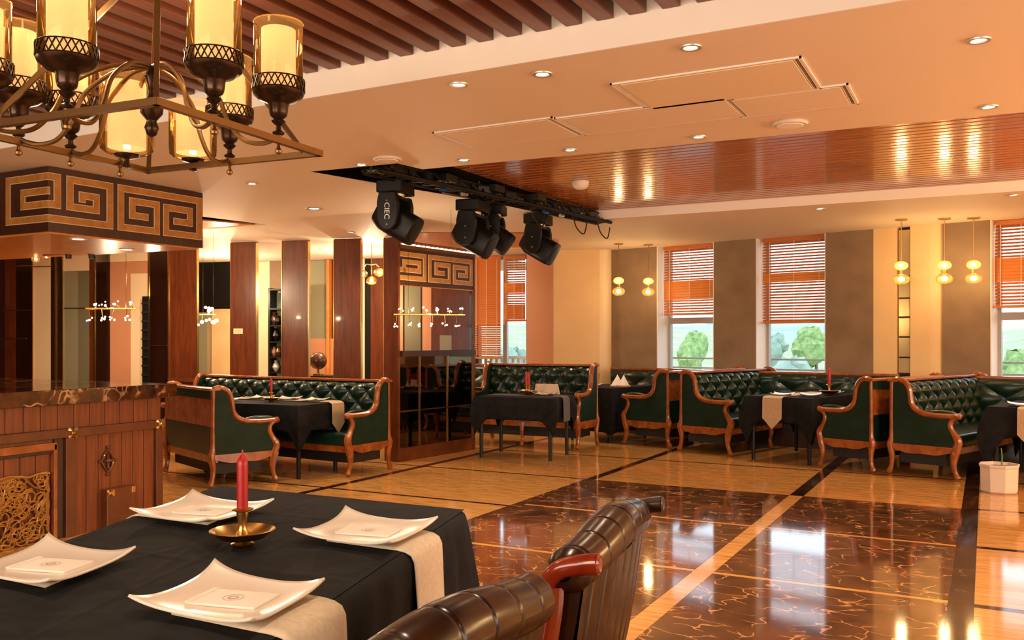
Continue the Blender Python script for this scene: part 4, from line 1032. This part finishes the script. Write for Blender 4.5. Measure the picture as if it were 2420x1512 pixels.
MB().lathe([(.035, 0), (.034, .004), (.005, .01), (.005, .09), (.03, .11), (.04, .15), (.035, .19)], n=14, cap=False).build('bowl', M['glass'], gl, smooth=True)
MB().lathe([(.038, .188), (.040, .192), (.036, .192)], n=14, cap=False).build('rim', M['china'], gl)

# ------------------------------------------------------------------ planter
pp = onz(2362, 1167, 0); plo = thing('planter', 'pale octagonal planter on the marble floor at the right edge', 'planter', (pp[0], pp[1]+.12, 0), .3)
MB().lathe([(.150, 0), (.165, .015), (.172, .24), (.180, .25), (.182, .272), (.165, .272), (.162, .25), (.16, .235)], n=8).build('pot', M['pot'], plo, bevel=.003)
MB().lathe([(.158, .22), (.158, .24), (.05, .25)], n=8).build('soil', M['soil'], plo)
MB().tube([(.02, 0, .24), (.025, 0, .34), (.02, .01, .42)], [.008, .006, .004], 6).build('stem', M['leaf'], plo)
# ------------------------------------------------------------------ hanging chandelier, front left
HZ = 2.30
K = [Vector((-2.604, 2.210)), Vector((-2.669, 3.164)), Vector((-3.697, 3.086)), Vector((-3.633, 2.130))]
kc = sum(K, Vector((0, 0)))/4
chn = thing('lantern_chandelier', 'bronze square-framed chandelier with glowing glass cylinder lamps, top left', 'chandelier', (kc.x, kc.y, HZ))
def kl(p, z=0): return (p[0]-kc.x, p[1]-kc.y, z)
for i in range(4):
    a, b = K[i], K[(i+1) % 4]; d = (b-a).normalized()*.012
    MB().tube([kl(a-d), kl(b+d)], .019, 4, up=(0, 0, 1)).build('frame_bar', M['chbar'], chn)
def lerp(i, t): a, b = K[i], K[(i+1) % 4]; return a+(b-a)*t
def lamp(p, z, r, h, name='lamp', gallery=True, hang=False):
    """p plan point, z of the cup base above the frame plane"""
    c = kl(p, z)
    L = MB().lathe([(.004, 0), (.022, .004), (.026, .012), (.012, .022), (.010, .04), (.024, .052), (.030, .060), (.018, .068), (.034, .082), (.038, .095), (.042, .13), (.046, .135), (r*.72, .146), (r*.98, .168), (r*1.03, .182), (r*.98, .186)], c, 26).build('lamp', M['bronze'], chn, smooth=True) if gallery else \
        MB().lathe([(.004, 0), (.02, .004), (.012, .02), (.01, .04), (.05, .05), (.055, .06), (.03, .07)], c, 20).build('lamp', M['bronze'], chn, smooth=True)
    zb = c[2]+(.186 if gallery else .06)
    if gallery:                                   # pierced rim
        g = MB(); n = 26; gh = .05
        for zz in (zb, zb+gh): g.lathe([(r*1.02, zz-.003), (r*1.05, zz), (r*1.02, zz+.003)], (c[0], c[1], 0), 26, cap=False)
        for k in range(n):
            for sg in (-1, 1):
                pts = []
                for q in range(4):
                    an = 2*pi*(k+sg*q/3*1.0)/n; pts.append((c[0]+r*1.035*cos(an), c[1]+r*1.035*sin(an), zb+gh*q/3))
                g.tube(pts, .0032, 4)
        g.build('pierced_rim', M['bronze'], L)
    R = r*.97
    if gallery: prof = [(R*.95, zb+.0), (R, zb+.01), (R, zb+h-.02), (R*1.0, zb+h)]
    else: prof = [(R*.35, zb), (R*.8, zb+.006), (R*.97, zb+.022), (R, zb+.05), (R, zb+h), ]
    MB().lathe(prof, (c[0], c[1], 0), 32, cap=False).build('glass_cylinder', M['lampglass'], L, smooth=True)
    MB().lathe([(R*1.0, zb+h-.004), (R*1.025, zb+h), (R*1.0, zb+h+.004)], (c[0], c[1], 0), 32, cap=False).build('glass_lip', M['globe'], L, smooth=True)
    s0 = zb+(.012 if gallery else .028)
    MB().lathe([(R*.70, s0), (R*.70, zb+h*.90)], (c[0], c[1], 0), 28, cap=False).build('shade', M['shade'], L, smooth=True)
    MB().lathe([(.016, s0-.004), (.016, s0+.02), (.010, s0+.05), (.002, s0+.08)], (c[0], c[1], 0), 10).build('bulb', M['lowflame'], L, smooth=True)
    point((p[0], p[1], HZ+zb+h+.12), 4, r=.05)
    return c
def finial(p): MB().lathe([(.002, -.062), (.014, -.054), (.016, -.044), (.008, -.034), (.006, -.018), (.014, -.012), (.014, .02), (.004, .03)], kl(p), 12).build('finial', M['chbar'], chn, smooth=True)
up = [(0, .30, .0), (0, .70, .0), (1, .52, .0), (2, .16, .0), (2, .50, .0), (2, .80, .0), (3, .58, .0), (3, .14, .0)]
hts = {0: .30, 1: .28}
for j, (i, t, z) in enumerate([(0, .30, .02), (0, .70, .02), (1, .50, .02), (2, .47, .02), (2, .74, .02), (3, .57, .02), (3, .12, .02)]):
    p = lerp(i, t); lamp(p, z, .105, .29); finial(p)
p = lerp(2, .18); finial(p)
# inner, lower tier of plain glass jars
inner = [dpt(300, 4.05), dpt(456, 4.45)]
for (px, y1, y0, d) in ((300, 365, 168, 4.0), (456, 376, 236, 4.35)):
    p = dpt(px, d); zb = EYE+(805-y1)*d/FPX-HZ; h = (y1-y0)*d/FPX
    lamp(Vector(p), zb-.06, .118 if px == 300 else .115, h-.02, gallery=False)
# hub, arms, hanging rods
MB().lathe([(.004, -.10), (.02, -.09), (.03, -.06), (.02, -.03), (.045, 0), (.05, .04), (.02, .07), (.015, .12), (.03, .16), (.004, .20)], kl(kc, .12), 16).build('hub', M['bronze'], chn, smooth=True)
for i, t in ((0, .30), (0, .70), (1, .50), (2, .47), (2, .74), (2, .18), (3, .57), (3, .12)):
    p = lerp(i, t); q = kl(p, .015); c = Vector((0, 0, .16)); v = Vector(q)
    MB().tube(bez([v, v*.88+Vector((0, 0, -.025)), v*.72+Vector((0, 0, -.005)), v*.60+Vector((0, 0, .08)), v*.50+Vector((0, 0, .20)), v*.25+Vector((0, 0, .30)), Vector((0, 0, .32))], 5), .010, 7).build('scroll_arm', M['chbar'], chn, smooth=True)
apex = Vector((kc.x-.05, kc.y+.0))
for i in range(4):
    a = kl(K[i]*.9+kc*.1, .0); MB().tube([a, (0.02, 0.02, .80)], .014, 4).build('hanging_rod', M['chbar'], chn)
MB().lathe([(.03, .76), (.04, .78), (.02, .80), (.018, .855)], (0, 0, 0), 14).build('rod_hub', M['chbar'], chn, smooth=True)
MB().box(-.55, .55, -.06, .06, .815, .852).build('ceiling_plate', M['keygold'], chn, bevel=.004)

# ------------------------------------------------------------------ pendants by the windows
PG = 'twin-globe pendants by the windows'
def pendant(px, yc, label):
    p = onz(px, yc, 2.999); t = thing('globe_pendant', label, 'pendant', (p[0], p[1], 0), 0, PG)
    MB().lathe([(.075, 2.985), (.075, 2.998)], n=16).build('ceiling_rose', M['brass'], t)
    MB().tube([(0, 0, 2.985), (0, 0, 2.47)], .007, 6).build('rod', M['brass'], t)
    MB().tube([(0, 0, 2.35), (0, 0, 2.25)], .018, 8).build('connector', M['brass'], t)
    for z, r in ((2.405, .085), (2.235, .103)):
        MB().ball((0, 0, z), r, 18, 10, .70).build('globe', M['globe'], t, smooth=True)
        MB().ball((0, 0, z), r*.42, 10, 8, .8).build('bulb', M['flame'], t, smooth=True)
        point((p[0], p[1], z), 10, (1, .74, .46), .05)
pendant(1462, 575, 'twin amber globe pendant, leftmost of the two before the left grey pier')
pendant(1532, 577, 'twin amber globe pendant, right of the two before the left grey pier')
pendant(2130, 518, 'twin amber globe pendant hanging before the wall mirror strip')
pendant(2232, 516, 'twin amber globe pendant beside the cream bay, before the right grey pier')
pendant(2301, 514, 'rightmost twin amber globe pendant, nearest the right-hand blind')

# ------------------------------------------------------------------ truss and moving-head lamps
tr_ = thing('lighting_truss', 'black lighting truss hanging under the dark ceiling slot', 'truss', (0, 0, 0))
ta = Vector((-4.88, 6.50, 3.0)); tb = Vector((-4.36, 10.75, 3.0)); td = (tb-ta).normalized(); tn = Vector((td.y, -td.x, 0))
ch = []
for (o, z) in ((-.10, 0), (.10, 0), (0, .11)):
    a = ta+tn*o+Vector((0, 0, z-.03)); b = tb+tn*o+Vector((0, 0, z-.03)); ch.append((a, b))
    MB().tube([a, b], .022, 7).build('chord', M['black'], tr_)
br = MB(); n = 22
for k in range(n):
    f0, f1 = k/n, (k+1)/n; g = (f0+f1)/2
    for i, j in ((0, 1), (1, 2), (2, 0)):
        P0 = ch[i][0].lerp(ch[i][1], f0); P1 = ch[j][0].lerp(ch[j][1], g); P2 = ch[i][0].lerp(ch[i][1], f1)
        br.tube([P0, P1], .008, 5); br.tube([P1, P2], .008, 5)
br.build('bracing', M['blackm'], tr_)
for k in range(9):
    c = ta.lerp(tb, (k+.6)/9.3); MB(Matrix.Translation(c+Vector((0, 0, .0)))@Matrix.Rotation(.3*k, 4, 'Z')).box(-.07, .07, -.06, .06, -.02, .07).build('clamp_box', M['black'], tr_, bevel=.005)
for k, f in enumerate((.22, .30, .66, .74)):
    c = ta.lerp(tb, f); MB().tube([c+Vector((.02, 0, -.06)), c+Vector((.02, .10, -.05))], .02, 7).build('plug', M['blue' if k % 2 == 0 else 'steel'], tr_)
for k, f in enumerate((.38, .82, .96, .60)):
    c = ta.lerp(tb, f)+Vector((-.10 if k == 0 else .0, 0, -.04)); MB().tube(bez([c, c+Vector((.0, .10, -.12)), c+Vector((.03, .25, -.18)), c+Vector((.0, .42, -.02))], 6), .008, 5).build('cable', M['cable'], tr_, smooth=True)
struct('ceiling_slot_back', MB().prism([(-5.6, 6.2), (-4.40, 6.3), (-4.35, 10.75), (-4.5, 10.75)], 3.113, 3.13), M['slatdark'])
for f in (.12, .37, .62, .87):
    c = ta.lerp(tb, f); MB().tube([c+Vector((0, 0, .05)), c+Vector((0, 0, .12))], .02, 6).build('hanger', M['blackm'], tr_)
# dark liners put shade onto the slot's inner faces
struct('trim_slot_shade', MB().prism([(-5.493, 6.365), (-4.46, 10.585), (-4.452, 10.583), (-5.480, 6.36)], 3.004, 3.112), M['slatdark'])
struct('trim_slot_shade', MB().prism([(-5.48, 6.361), (-4.54, 6.423), (-4.54, 6.435), (-5.478, 6.373)], 3.004, 3.112), M['slatdark'])
struct('trim_slot_shade', MB().prism([(-4.545, 6.42), (-4.50, 6.75), (-4.51, 6.75), (-4.555, 6.42)], 3.004, 3.112), M['slatdark'])
for k in range(4):
    a = Vector((-5.1+.18*k, 6.75+.75*k, 3.05)); MB().box(a.x-.02, a.x+.32-.05*k, a.y-.10, a.y+.10, 3.02, 3.09).build('control_box', M['blackm'], tr_, bevel=.004)
def moving_head(px, ytop, d, label, tilt=35, yaw=0, s=1.0, lettered=False):
    c = dpt(px, d); z = EYE+(805-ytop)*d/FPX
    t = thing('moving_head_lamp', label, 'stage light', (c[0], c[1], z), YAW+yaw, 'moving-head stage lamps on the truss')
    t.scale = (s, s, s)
    MB().box(-.19, .19, -.13, .13, -.10, .02).build('base', M['black'], t, bevel=.012)
    MB().lathe([(.08, -.135), (.09, -.10)], n=16).build('collar', M['steel'], t)
    for sx in (-1, 1):
        a = MB().prism_x([(-.085, -.11), (.085, -.11), (.105, -.20), (.105, -.34), (.085, -.42), (.04, -.465), (-.04, -.465), (-.085, -.42), (-.105, -.34), (-.105, -.20)], sx*.195-.038, sx*.195+.038).build('yoke_arm', M['black'], t, bevel=.010)
        MB(Matrix.Translation((sx*.152, 0, -.33))@Matrix.Rotation(pi/2, 4, 'Y')).lathe([(.055, -.008), (.06, 0), (.055, .008)], n=16).build('pivot_cap', M['blackm'], a)
        for zz_ in ((-.19, -.42) if lettered else (-.27, -.39)): MB().ball((sx*.235, 0, zz_), .008, 6, 4).build('screw', M['steel'], a)
    MB().box(-.22, .22, -.08, .08, -.155, -.12).build('yoke_bridge', M['black'], t, bevel=.01)
    H = Matrix.Translation((0, 0, -.36))@Matrix.Rotation(-radians(90+tilt), 4, 'X')
    def sec(z, r, sq): return [(r*(abs(cos(a))**sq)*(1 if cos(a) > 0 else -1), r*(abs(sin(a))**sq)*(1 if sin(a) > 0 else -1), z) for a in [2*pi*k/20 for k in range(20)]]
    hb = MB(H); vs = []
    for z_, r_, q in ((-.22, .06, .8), (-.20, .11, .6), (-.10, .145, .5), (.0, .15, .5), (.12, .15, .5), (.19, .15, .55), (.225, .145, .6), (.23, .13, .7)): vs += sec(z_, r_, q)
    m = len(vs)//20
    hb.add(vs, [(i*20+k, i*20+(k+1) % 20, (i+1)*20+(k+1) % 20, (i+1)*20+k) for i in range(m-1) for k in range(20)]+[tuple(range(19, -1, -1)), tuple((m-1)*20+k for k in range(20))])
    h = hb.build('lamp_head', M['black'], t, smooth=True)
    MB(H).lathe([(.10, .228), (.10, .234), (.04, .240)], n=20).build('lens', M['blackm'], h, smooth=True)
    for k in range(4): MB(H).box(-.10, .10, -.005, .005, .0, .001).build('seam', M['blackm'], h) if k == 0 else None
    if lettered:
        cu = bpy.data.curves.new('lettering', 'FONT'); cu.body = 'CIEC'; cu.size = .075; cu.extrude = .001; cu.align_x = 'CENTER'; cu.align_y = 'CENTER'
        tmp = bpy.data.objects.new('lettering_curve', cu); COL.objects.link(tmp); bpy.context.view_layer.update()
        me = bpy.data.meshes.new_from_object(tmp.evaluated_get(bpy.context.evaluated_depsgraph_get())); bpy.data.objects.remove(tmp); me.materials.clear(); me.materials.append(M['steel'])
        o = bpy.data.objects.new('lettering', me); COL.objects.link(o); o.parent = t
        o.matrix_local = Matrix(((0, 0, 1, .2345), (0, 1, 0, .0), (-1, 0, 0, -.29), (0, 0, 0, 1)))
    return t
moving_head(935, 436, 8.6, 'black moving-head stage lamp nearest the camera with pale lettering', 30, radians(-104), .98, True)
moving_head(1118, 480, 9.5, 'black moving-head stage lamp, second along the truss', 30, radians(-108), 1.0)
moving_head(1168, 489, 10.1, 'black moving-head stage lamp tucked behind the second one', 36, radians(-100), .90)
moving_head(1272, 512, 10.9, 'black moving-head stage lamp farthest along the truss', 30, radians(-110), 1.0)

# ------------------------------------------------------------------ ceiling fittings
DL = [(2313, 93), (1632, 110), (1282, 173), (1084, 198), (2337, 251), (1651, 322), (1347, 353), (1096, 377), (596, 433), (742, 492), (854, 388), (830, 548), (2395, 460), (1938, 492)]
DT = ['at the upper right corner of the ceiling', 'left of the big ceiling panel, in the near row', 'third from the right in the near row', 'leftmost in the near row, beside the beam',
      'nearest the timber recess at the right', 'just before the timber recess, left of the round speaker', 'before the timber recess, middle of the far row', 'leftmost of the row before the timber recess',
      'left of the stage lamps, near the key pattern box', 'large one left of the nearest stage lamp', 'beside the tip of the dark truss slot', 'tiny one above the fourth pillar', 'beyond the timber recess at the right edge', 'beyond the timber recess, middle']
for i, (px, y) in enumerate(DL):
    p = onz(px, y, 3.0); r = .055 if i != 9 else .095
    t = thing('downlight', 'round recessed downlight '+DT[i], 'light', (p[0], p[1], 3.0), 0, 'recessed ceiling downlights')
    MB().lathe([(r, 0), (r*1.08, -.004), (r*1.05, -.010), (r*.72, -.010), (r*.62, -.003), (r*.62, 0)], n=24).build('ring', M['steel'], t, smooth=True)
    MB().lathe([(r*.58, -.004), (r*.56, -.001)], n=18).build('lens', M['dl'], t)
    spot((p[0], p[1], 2.975), 95 if i != 9 else 130)
for (x, y) in ((2.2, 4.7), (2.2, 6.7), (3.8, 10.9), (1.6, 11.0), (-3.2, 11.6), (-5.4, 11.6), (-8.5, 7.8), (-9, 12.6), (-11, 12.2), (-12.5, 11.6), (-12.2, 8.6), (-10.8, 8.7), (-7.2, 14.6), (-14, 11)): spot((x, y, 2.975), 95)  # spots without fittings; those in the back room added to brighten it
for (x, y) in ((-4, 2), (-1, 2), (2, 2), (-4, -1), (1, -1), (-7, 2.0), (4, 0), (-9.5, 2.5)): spot((x, y, 3.14), 120)
def access_panel(c, label, m='ceil'):
    pts = [onz(*q, 2.999) for q in c]; cx = sum(p[0] for p in pts)/4; cy = sum(p[1] for p in pts)/4
    t = thing('ceiling_panel', label, 'ceiling panel', (cx, cy, 2.999))
    L = [(p[0]-cx, p[1]-cy) for p in pts]
    sc_ = lambda f: [(x*f if abs(x) < 9 else x, y*f) for x, y in L]
    w_ = .05
    def ins(w):
        x0, x1 = min(p[0] for p in L), max(p[0] for p in L); y0, y1 = min(p[1] for p in L), max(p[1] for p in L)
        return x0+w, x1-w, y0+w, y1-w
    x0, x1, y0, y1 = ins(0)
    for a in ((x0, x1, y0, y0+.012), (x0, x1, y1-.012, y1), (x0, x0+.012, y0, y1), (x1-.012, x1, y0, y1)): MB().box(*a, -.010, 0).build('edge_bead', M['fascia'], t)
    MB().box(x0+.05, x1-.05, y0+.03, y1-.03, -.012, 0).build('grille_plate', M[m], t, bevel=.003)
    for k in range(3):
        MB().box(x1-.045+k*.012, x1-.039+k*.012, y0+.02, y1-.02, -.010, 0).build('slot_bead', M['greyfab'] if k == 1 else M['fascia'], t); MB().box(x0+.015+k*.012, x0+.021+k*.012, y0+.02, y1-.02, -.010, 0).build('slot_bead', M['fascia'], t)
M['panelm'] = mat('glossy_ceiling_panel', (.86, .72, .52), .5, coat=.05)
access_panel([(1443, 198), (1890, 132), (1940, 203), (1585, 252)], 'glossy framed panel in the ceiling, largest and nearest', 'panelm')
access_panel([(1022, 312), (1310, 278), (1380, 317), (1125, 345)], 'matt framed ceiling panel at the left end of the row')
access_panel([(1315, 277), (1700, 234), (1775, 271), (1385, 317)], 'plain ceiling panel in the middle of the row')
access_panel([(1705, 234), (1985, 202), (2030, 243), (1780, 271)], 'framed ceiling panel at the right end of the row')
for px, y, l in ((1867, 290, 'round white ceiling speaker right of the ceiling panels'), (916, 374, 'round white ceiling speaker above the stage lamps')):
    p = onz(px, y, 2.999); t = thing('ceiling_speaker', l, 'speaker', (p[0], p[1], 2.999))
    MB().lathe([(.12, 0), (.125, -.008), (.115, -.02), (.095, -.022)], n=28).build('ring', M['white'], t, smooth=True); MB().lathe([(.095, -.018), (.09, -.026), (.01, -.03)], n=24).build('grille', M['fascia'], t, smooth=True)
p = onz(1372, 430, 3.108); t = thing('smoke_detector', 'white smoke detector on the glossy timber ceiling', 'smoke detector', (p[0], p[1], 3.112))
MB().lathe([(.085, 0), (.088, -.03), (.075, -.06), (.05, -.078), (.01, -.08)], n=22).build('housing', M['white'], t, smooth=True); MB().lathe([(.09, 0), (.09, -.012)], n=22).build('base', M['white'], t)

# ------------------------------------------------------------------ foreground table
TC = [(-3.235, 3.11), (-1.875, 3.145), (-1.28, 1.0), (-2.40, .60)]
TC = [(-3.235, 3.11), (-1.885, 3.135), (-1.26, .85), (-2.36, .85)]
tz = .76
ft = thing('dining_table', 'foreground dining table under a black cloth, candle at its middle', 'table', (0, 0, 0))
MB().prism([(p[0]*.97+-2.2*.03, p[1]*.97+2*.03) for p in TC], tz-.04, tz-.006).build('tabletop', M['darkwood'], ft)
for p in TC: MB().tube([(p[0]*.9-2.2*.1, p[1]*.9+2*.1, tz-.04), (p[0]*.9-2.2*.1, p[1]*.9+2*.1, 0)], [.035, .025], 8).build('leg', M['darkwood'], ft)
def fore_cloth():
    N = 220; pts = []; cum = [0]
    for i in range(4):
        a, b = Vector(TC[i]), Vector(TC[(i+1) % 4]); cum.append(cum[-1]+(b-a).length)
    for k in range(N):
        s = cum[-1]*k/N
        i = max(j for j in range(4) if cum[j] <= s+1e-9)
        a, b = Vector(TC[i]), Vector(TC[(i+1) % 4]); d = (b-a).normalized(); e0 = s-cum[i]; e1 = cum[i+1]-s
        n = Vector((-d.y, d.x)); 
        if n.dot((a+b)/2-Vector((-2.2, 2))) < 0: n = -n
        e = min(e0, e1); cn = max(0, 1-e/.16); sg = 1 if e1 < e0 else -1
        n2 = (n+d*sg*cn*.9).normalized()
        pts.append((a+d*e0, n2, cn, s))
    prof = [(-.035, .0), (-.012, -.001), (.010, -.006), (.024, -.018), (.032, -.036)]+[(.036+.0*j, -.036-.05*j) for j in range(1, 15)]
    vs = []; m = len(prof)
    for j, (o, z) in enumerate(prof):
        f = max(0, (j-4)/(m-5))
        for p, n, cn, s in pts:
            rr = .05; fold = f*(.020*sin(s*11)+.012*sin(s*23+1)+.05*max(0, sin(s*4.3+.6))**3)+cn*.11*f+.004*sin(s*31)*min(1, j/5)
            q = p-(n*.02*cn if cn > 0 else n*0)+n*(o+fold); vs.append((q.x, q.y, tz+z))
    fs = [(j*N+k, j*N+(k+1) % N, (j+1)*N+(k+1) % N, (j+1)*N+k) for j in range(m-1) for k in range(N)]
    mb = MB().add(vs, fs)
    # top sheet with soft creases
    rn = random.Random(2); cr = [(rn.uniform(-3.3, -1.3), rn.uniform(.9, 3.1), rn.uniform(0, pi), rn.uniform(.2, .5)) for _ in range(26)]
    def top(a, b):
        p0 = Vector(TC[0]).lerp(Vector(TC[1]), a); p1 = Vector(TC[3]).lerp(Vector(TC[2]), a); p = p0.lerp(p1, b)
        c = Vector((-2.2, 2.0)); e = min(a, 1-a, b, 1-b)
        z = 0
        for cx, cy, an, L in cr:
            dx, dy = p.x-cx, p.y-cy; u = dx*cos(an)+dy*sin(an); v = -dx*sin(an)+dy*cos(an)
            z += .0022*math.exp(-(v/.012)**2-(u/L)**2)
        for yy_ in (2.72, 2.02, 1.30): z += .0030*math.exp(-((p.y-yy_-.05*p.x-.1)/.010)**2)
        for aa in (.5,): z += .0022*math.exp(-((a-aa)/.006)**2)
        ww = min(1, e/.03)
        return (p.x, p.y, tz+z*ww-.0005)
    mb2 = MB().grid(top, 110, 130)
    mb.add([tuple(v) for v in mb2.v], mb2.f)
    o = mb.build('tablecloth', M['cloth'], None, smooth=True, ang=70)
    return tag(o, 'black tablecloth on the foreground table, hanging at its right side', 'tablecloth')
fore_cloth()
# plates given by the four corners of each
PL = [([(-2.89, 2.326), (-3.015, 2.747), (-2.541, 2.735), (-2.474, 2.321)], 'far left'), ([(-2.084, 2.335), (-2.189, 2.747), (-1.757, 2.736), (-1.686, 2.331)], 'far right'),
      ([(-2.61, 1.515), (-2.746, 1.894), (-2.33, 1.898), (-2.219, 1.53)], 'near left'), ([(-1.898, 1.524), (-1.993, 1.898), (-1.568, 1.881), (-1.489, 1.53)], 'near right')]
wh = {'far left': 'behind the candle on the left', 'far right': 'right of the candle, above the hanging napkin', 'near left': 'at the left edge of the foreground table', 'near right': 'nearest the camera, in front of the brown chairs'}
for (c, nm) in PL:
    cx = sum(p[0] for p in c)/4; cy = sum(p[1] for p in c)/4; V = [Vector((p[0]-cx, p[1]-cy)) for p in c]   # L,T,R,B
    def bl(a, b, V=V): return (V[0]*(1-a)+V[1]*a)*(1-b)+(V[3]*(1-a)+V[2]*a)*b
    t = thing('square_plate', 'large white square plate with raised corners '+wh[nm], 'plate', (cx, cy, tz+.006), 0, 'white square plates on the foreground table')
    def fn(a, b, bl=bl):
        u = 2*a-1; v = 2*b-1; u2 = u*(1-.085*(1-v*v)*abs(u)**3); v2 = v*(1-.085*(1-u*u)*abs(v)**3)
        p = bl((u2+1)/2, (v2+1)/2); r = sqrt((u*u+v*v)/2)
        return (p.x, p.y, .008+.016*(abs(u)**3+abs(v)**3)/2+.022*r**5)
    MB().grid(fn, 24, 24).build('dish', M['china'], t, smooth=True, solid=.007)
    q = [bl(.5+sx*.26, .5+sy*.26) for sx, sy in ((-1, -1), (1, -1), (1, 1), (-1, 1))]
    MB().prism([tuple(x) for x in q], -.001, .008).build('foot', M['china'], t)
    ax = (V[2]+V[3]-V[0]-V[1]).normalized(); rz = atan2(ax.y, ax.x)
    napkin((cx+.015, cy-.005, tz+.018), rz+radians(14), .20, 'folded white napkin on the plate '+wh[nm], 'folded napkins on the foreground plates')
    # linen laid under the plate, hanging over the table edge
    sd = 1 if 'right' in nm else -1
    e0 = Vector(TC[1] if sd > 0 else TC[0]); e1 = Vector(TC[2] if sd > 0 else TC[3]); ed = (e1-e0).normalized()
    tt = ((cy+.015)-e0.y)/ed.y; ec = e0+ed*tt; out = Vector((sd*abs(ed.y), -sd*ed.x*(1 if ed.y < 0 else -1))); out = Vector((-ed.y, ed.x))*1; 
    if out.x*sd < 0: out = -out
    w2 = .15
    prof = [(-(abs(cx-ec.x)+.11), .004), (-.02, .004), (.012, -.001), (.032, -.012), (.043, -.034), (.047, -.10), (.052, -.20), (.056, -.30), (.060, -.40)]
    vs = []; nn = 8
    for (o_, z_) in prof:
        for k in range(nn+1):
            f = k/nn*2-1; q = ec-ed*(f*w2)+(Vector((1, 0))*sd*o_ if o_ < 0 else out*o_)
            fo = .010*sin(f*5+1)*max(0, -z_-.03)/.3
            vs.append((q.x+out.x*fo, q.y+out.y*fo, tz+z_))
    fs = [(i*(nn+1)+k, i*(nn+1)+k+1, (i+1)*(nn+1)+k+1, (i+1)*(nn+1)+k) for i in range(len(prof)-1) for k in range(nn)]
    o = MB().add(vs, fs).build('linen_placemat', M['linen2'], None, smooth=True, solid=.004, ang=80)
    tag(o, 'long beige linen napkin under the plate '+wh[nm], 'napkin', 'beige linen napkins on the foreground table')
cc = onz(573, 1284, .768)
candlestick((cc[0], cc[1], tz+.003), 'big brass candlestick on the foreground table', 1.0)

# ------------------------------------------------------------------ brown leather chairs
def chair(loc, W, label, rz=0, scrolls=(-1, 1)):
    """origin under the back's middle, back towards +x, width along y"""
    t = thing('leather_dining_chair', label, 'chair', loc, rz, 'brown leather chairs in the foreground')
    h = W/2
    def cy_(v): return .028*(1-(v/h)**2)       # bulge of the back in plan
    # rolled top with seams
    n = 60; m = 36; R0 = .056
    def fn(a, b):
        y = -h+.0+W*a; an = 2*pi*b
        e = min(a, 1-a)*W; endr = sqrt(min(1, e/.035)); 
        q = (a*7.5) % 1; seam = 1-.05*math.exp(-((q-.5)/.022)**2)
        R = R0*(.35+.65*endr)*seam*(1+.06*cos(pi*(2*a-1)))
        return (cy_(y)+R*1.0*cos(an), y, .955+.022*cos(pi*(2*a-1))*.8+R*.98*sin(an))
    MB().grid(fn, 190, m).build('rolled_top', M['brownl'], t, smooth=True)
    # outer back, slim vertical channels, leaning
    def bk(a, b):
        y = -h+.035+(W-.07)*a; z = .20+.72*b
        q = (a*7.5+.0) % 1; g = math.exp(-((q-.5)/.07)**2)
        x = .035-.16*(1-b)**1.2+cy_(y)-.007*g+.010*sin(pi*min(1, b*1.1))
        return (x, y, z)
    MB().grid(bk, 90, 24).build('outer_back', M['brownl'], t, smooth=True)
    def bf(a, b):
        y = -h+.035+(W-.07)*a; z = .40+.53*b
        q = (a*7.5) % 1; g = math.exp(-((q-.5)/.07)**2)
        return (-.055-.12*(1-b)+cy_(y)+.010*g-.02*sin(pi*b), y, z)
    MB().grid(bf, 90, 20).build('inner_back', M['brownl'], t, smooth=True)
    for s in (-1, 1):
        y = s*(h-.018)
        zs_ = [.20+.72*k/10 for k in range(11)]
        o_ = [(.035-.16*(1-k/10)**1.2, z) for k, z in enumerate(zs_)]; i_ = [(-.055-.12*min(1, (1-max(0, (z-.40)/.53))), z) for z in zs_]
        ya_ = s*(h-.034); MB(Matrix(((0, 1, 0, 0), (1, 0, 0, 0), (0, 0, 1, 0), (0, 0, 0, 1)))).prism_x(o_+i_[::-1], min(ya_, ya_-s*.01), max(ya_, ya_-s*.01)).build('side_gusset', M['brownl'], t)
        # wooden side post rising into a forward scroll
        pts = bez([(-.10, y, .0), (-.11, y, .22), (-.10, y, .42), (-.065, y, .66), (-.035, y, .84), (-.030, y, .905)], 4)
        MB().tube(pts, [.022]*len(pts), 10, ry=1.25).build('side_post', M['redwood'], t, smooth=True)
        if s in scrolls:
            m_ = M['redwood'] if s < 0 else M['darkwood']
            q = bez([(-.045, y+s*.004, .865), (-.036, y+s*.010, .915), (-.005, y+s*.020, .948), (.04, y+s*.024, .962), (.080, y+s*.024, .968)], 4)
            po = MB().tube(q, [.016+.006*i/(len(q)-1) for i in range(len(q))], 12, ry=1.15).build('scroll_horn', m_, t, smooth=True)
            MB(Matrix.Translation(q[-1])@Matrix.Rotation(pi/2, 4, 'Y')).lathe([(.021, -.003), (.023, .002), (.018, .006), (.012, .003), (.002, .005)], n=14).build('scroll_button', m_, po, smooth=True)
    MB().rbox(-.50, -.10, -h+.03, h-.03, .33, .48, .04).build('seat', M['brownl'], t, smooth=True)
    MB().box(-.49, -.10, -h+.04, h-.04, .26, .33).build('seat_frame', M['redwood'], t, bevel=.005)
    for s in (-1, 1): MB().tube([(-.46, s*(h-.07), .28), (-.47, s*(h-.07), 0)], [.03, .018], 8).build('leg', M['redwood'], t)
    for s in (-1, 1): MB().box(-.17, .0, s*(h-.05)-.02, s*(h-.05)+.02, .26, .86).build('back_stile', M['darkwood'], t) if False else None
    return t
M['redwood'] = wood('glossy_red_wood', (.15, .012, .003), (.23, .026, .006), .2, .4, (4, 4, 2), 2)
chair((-.800, 1.215, 0), .80, 'brown ribbed leather chair nearest the camera, bottom middle', 0, (-1,))
chair((-.872, 2.150, 0), .74, 'brown ribbed leather chair with a red wooden scroll, second along the table', radians(8))
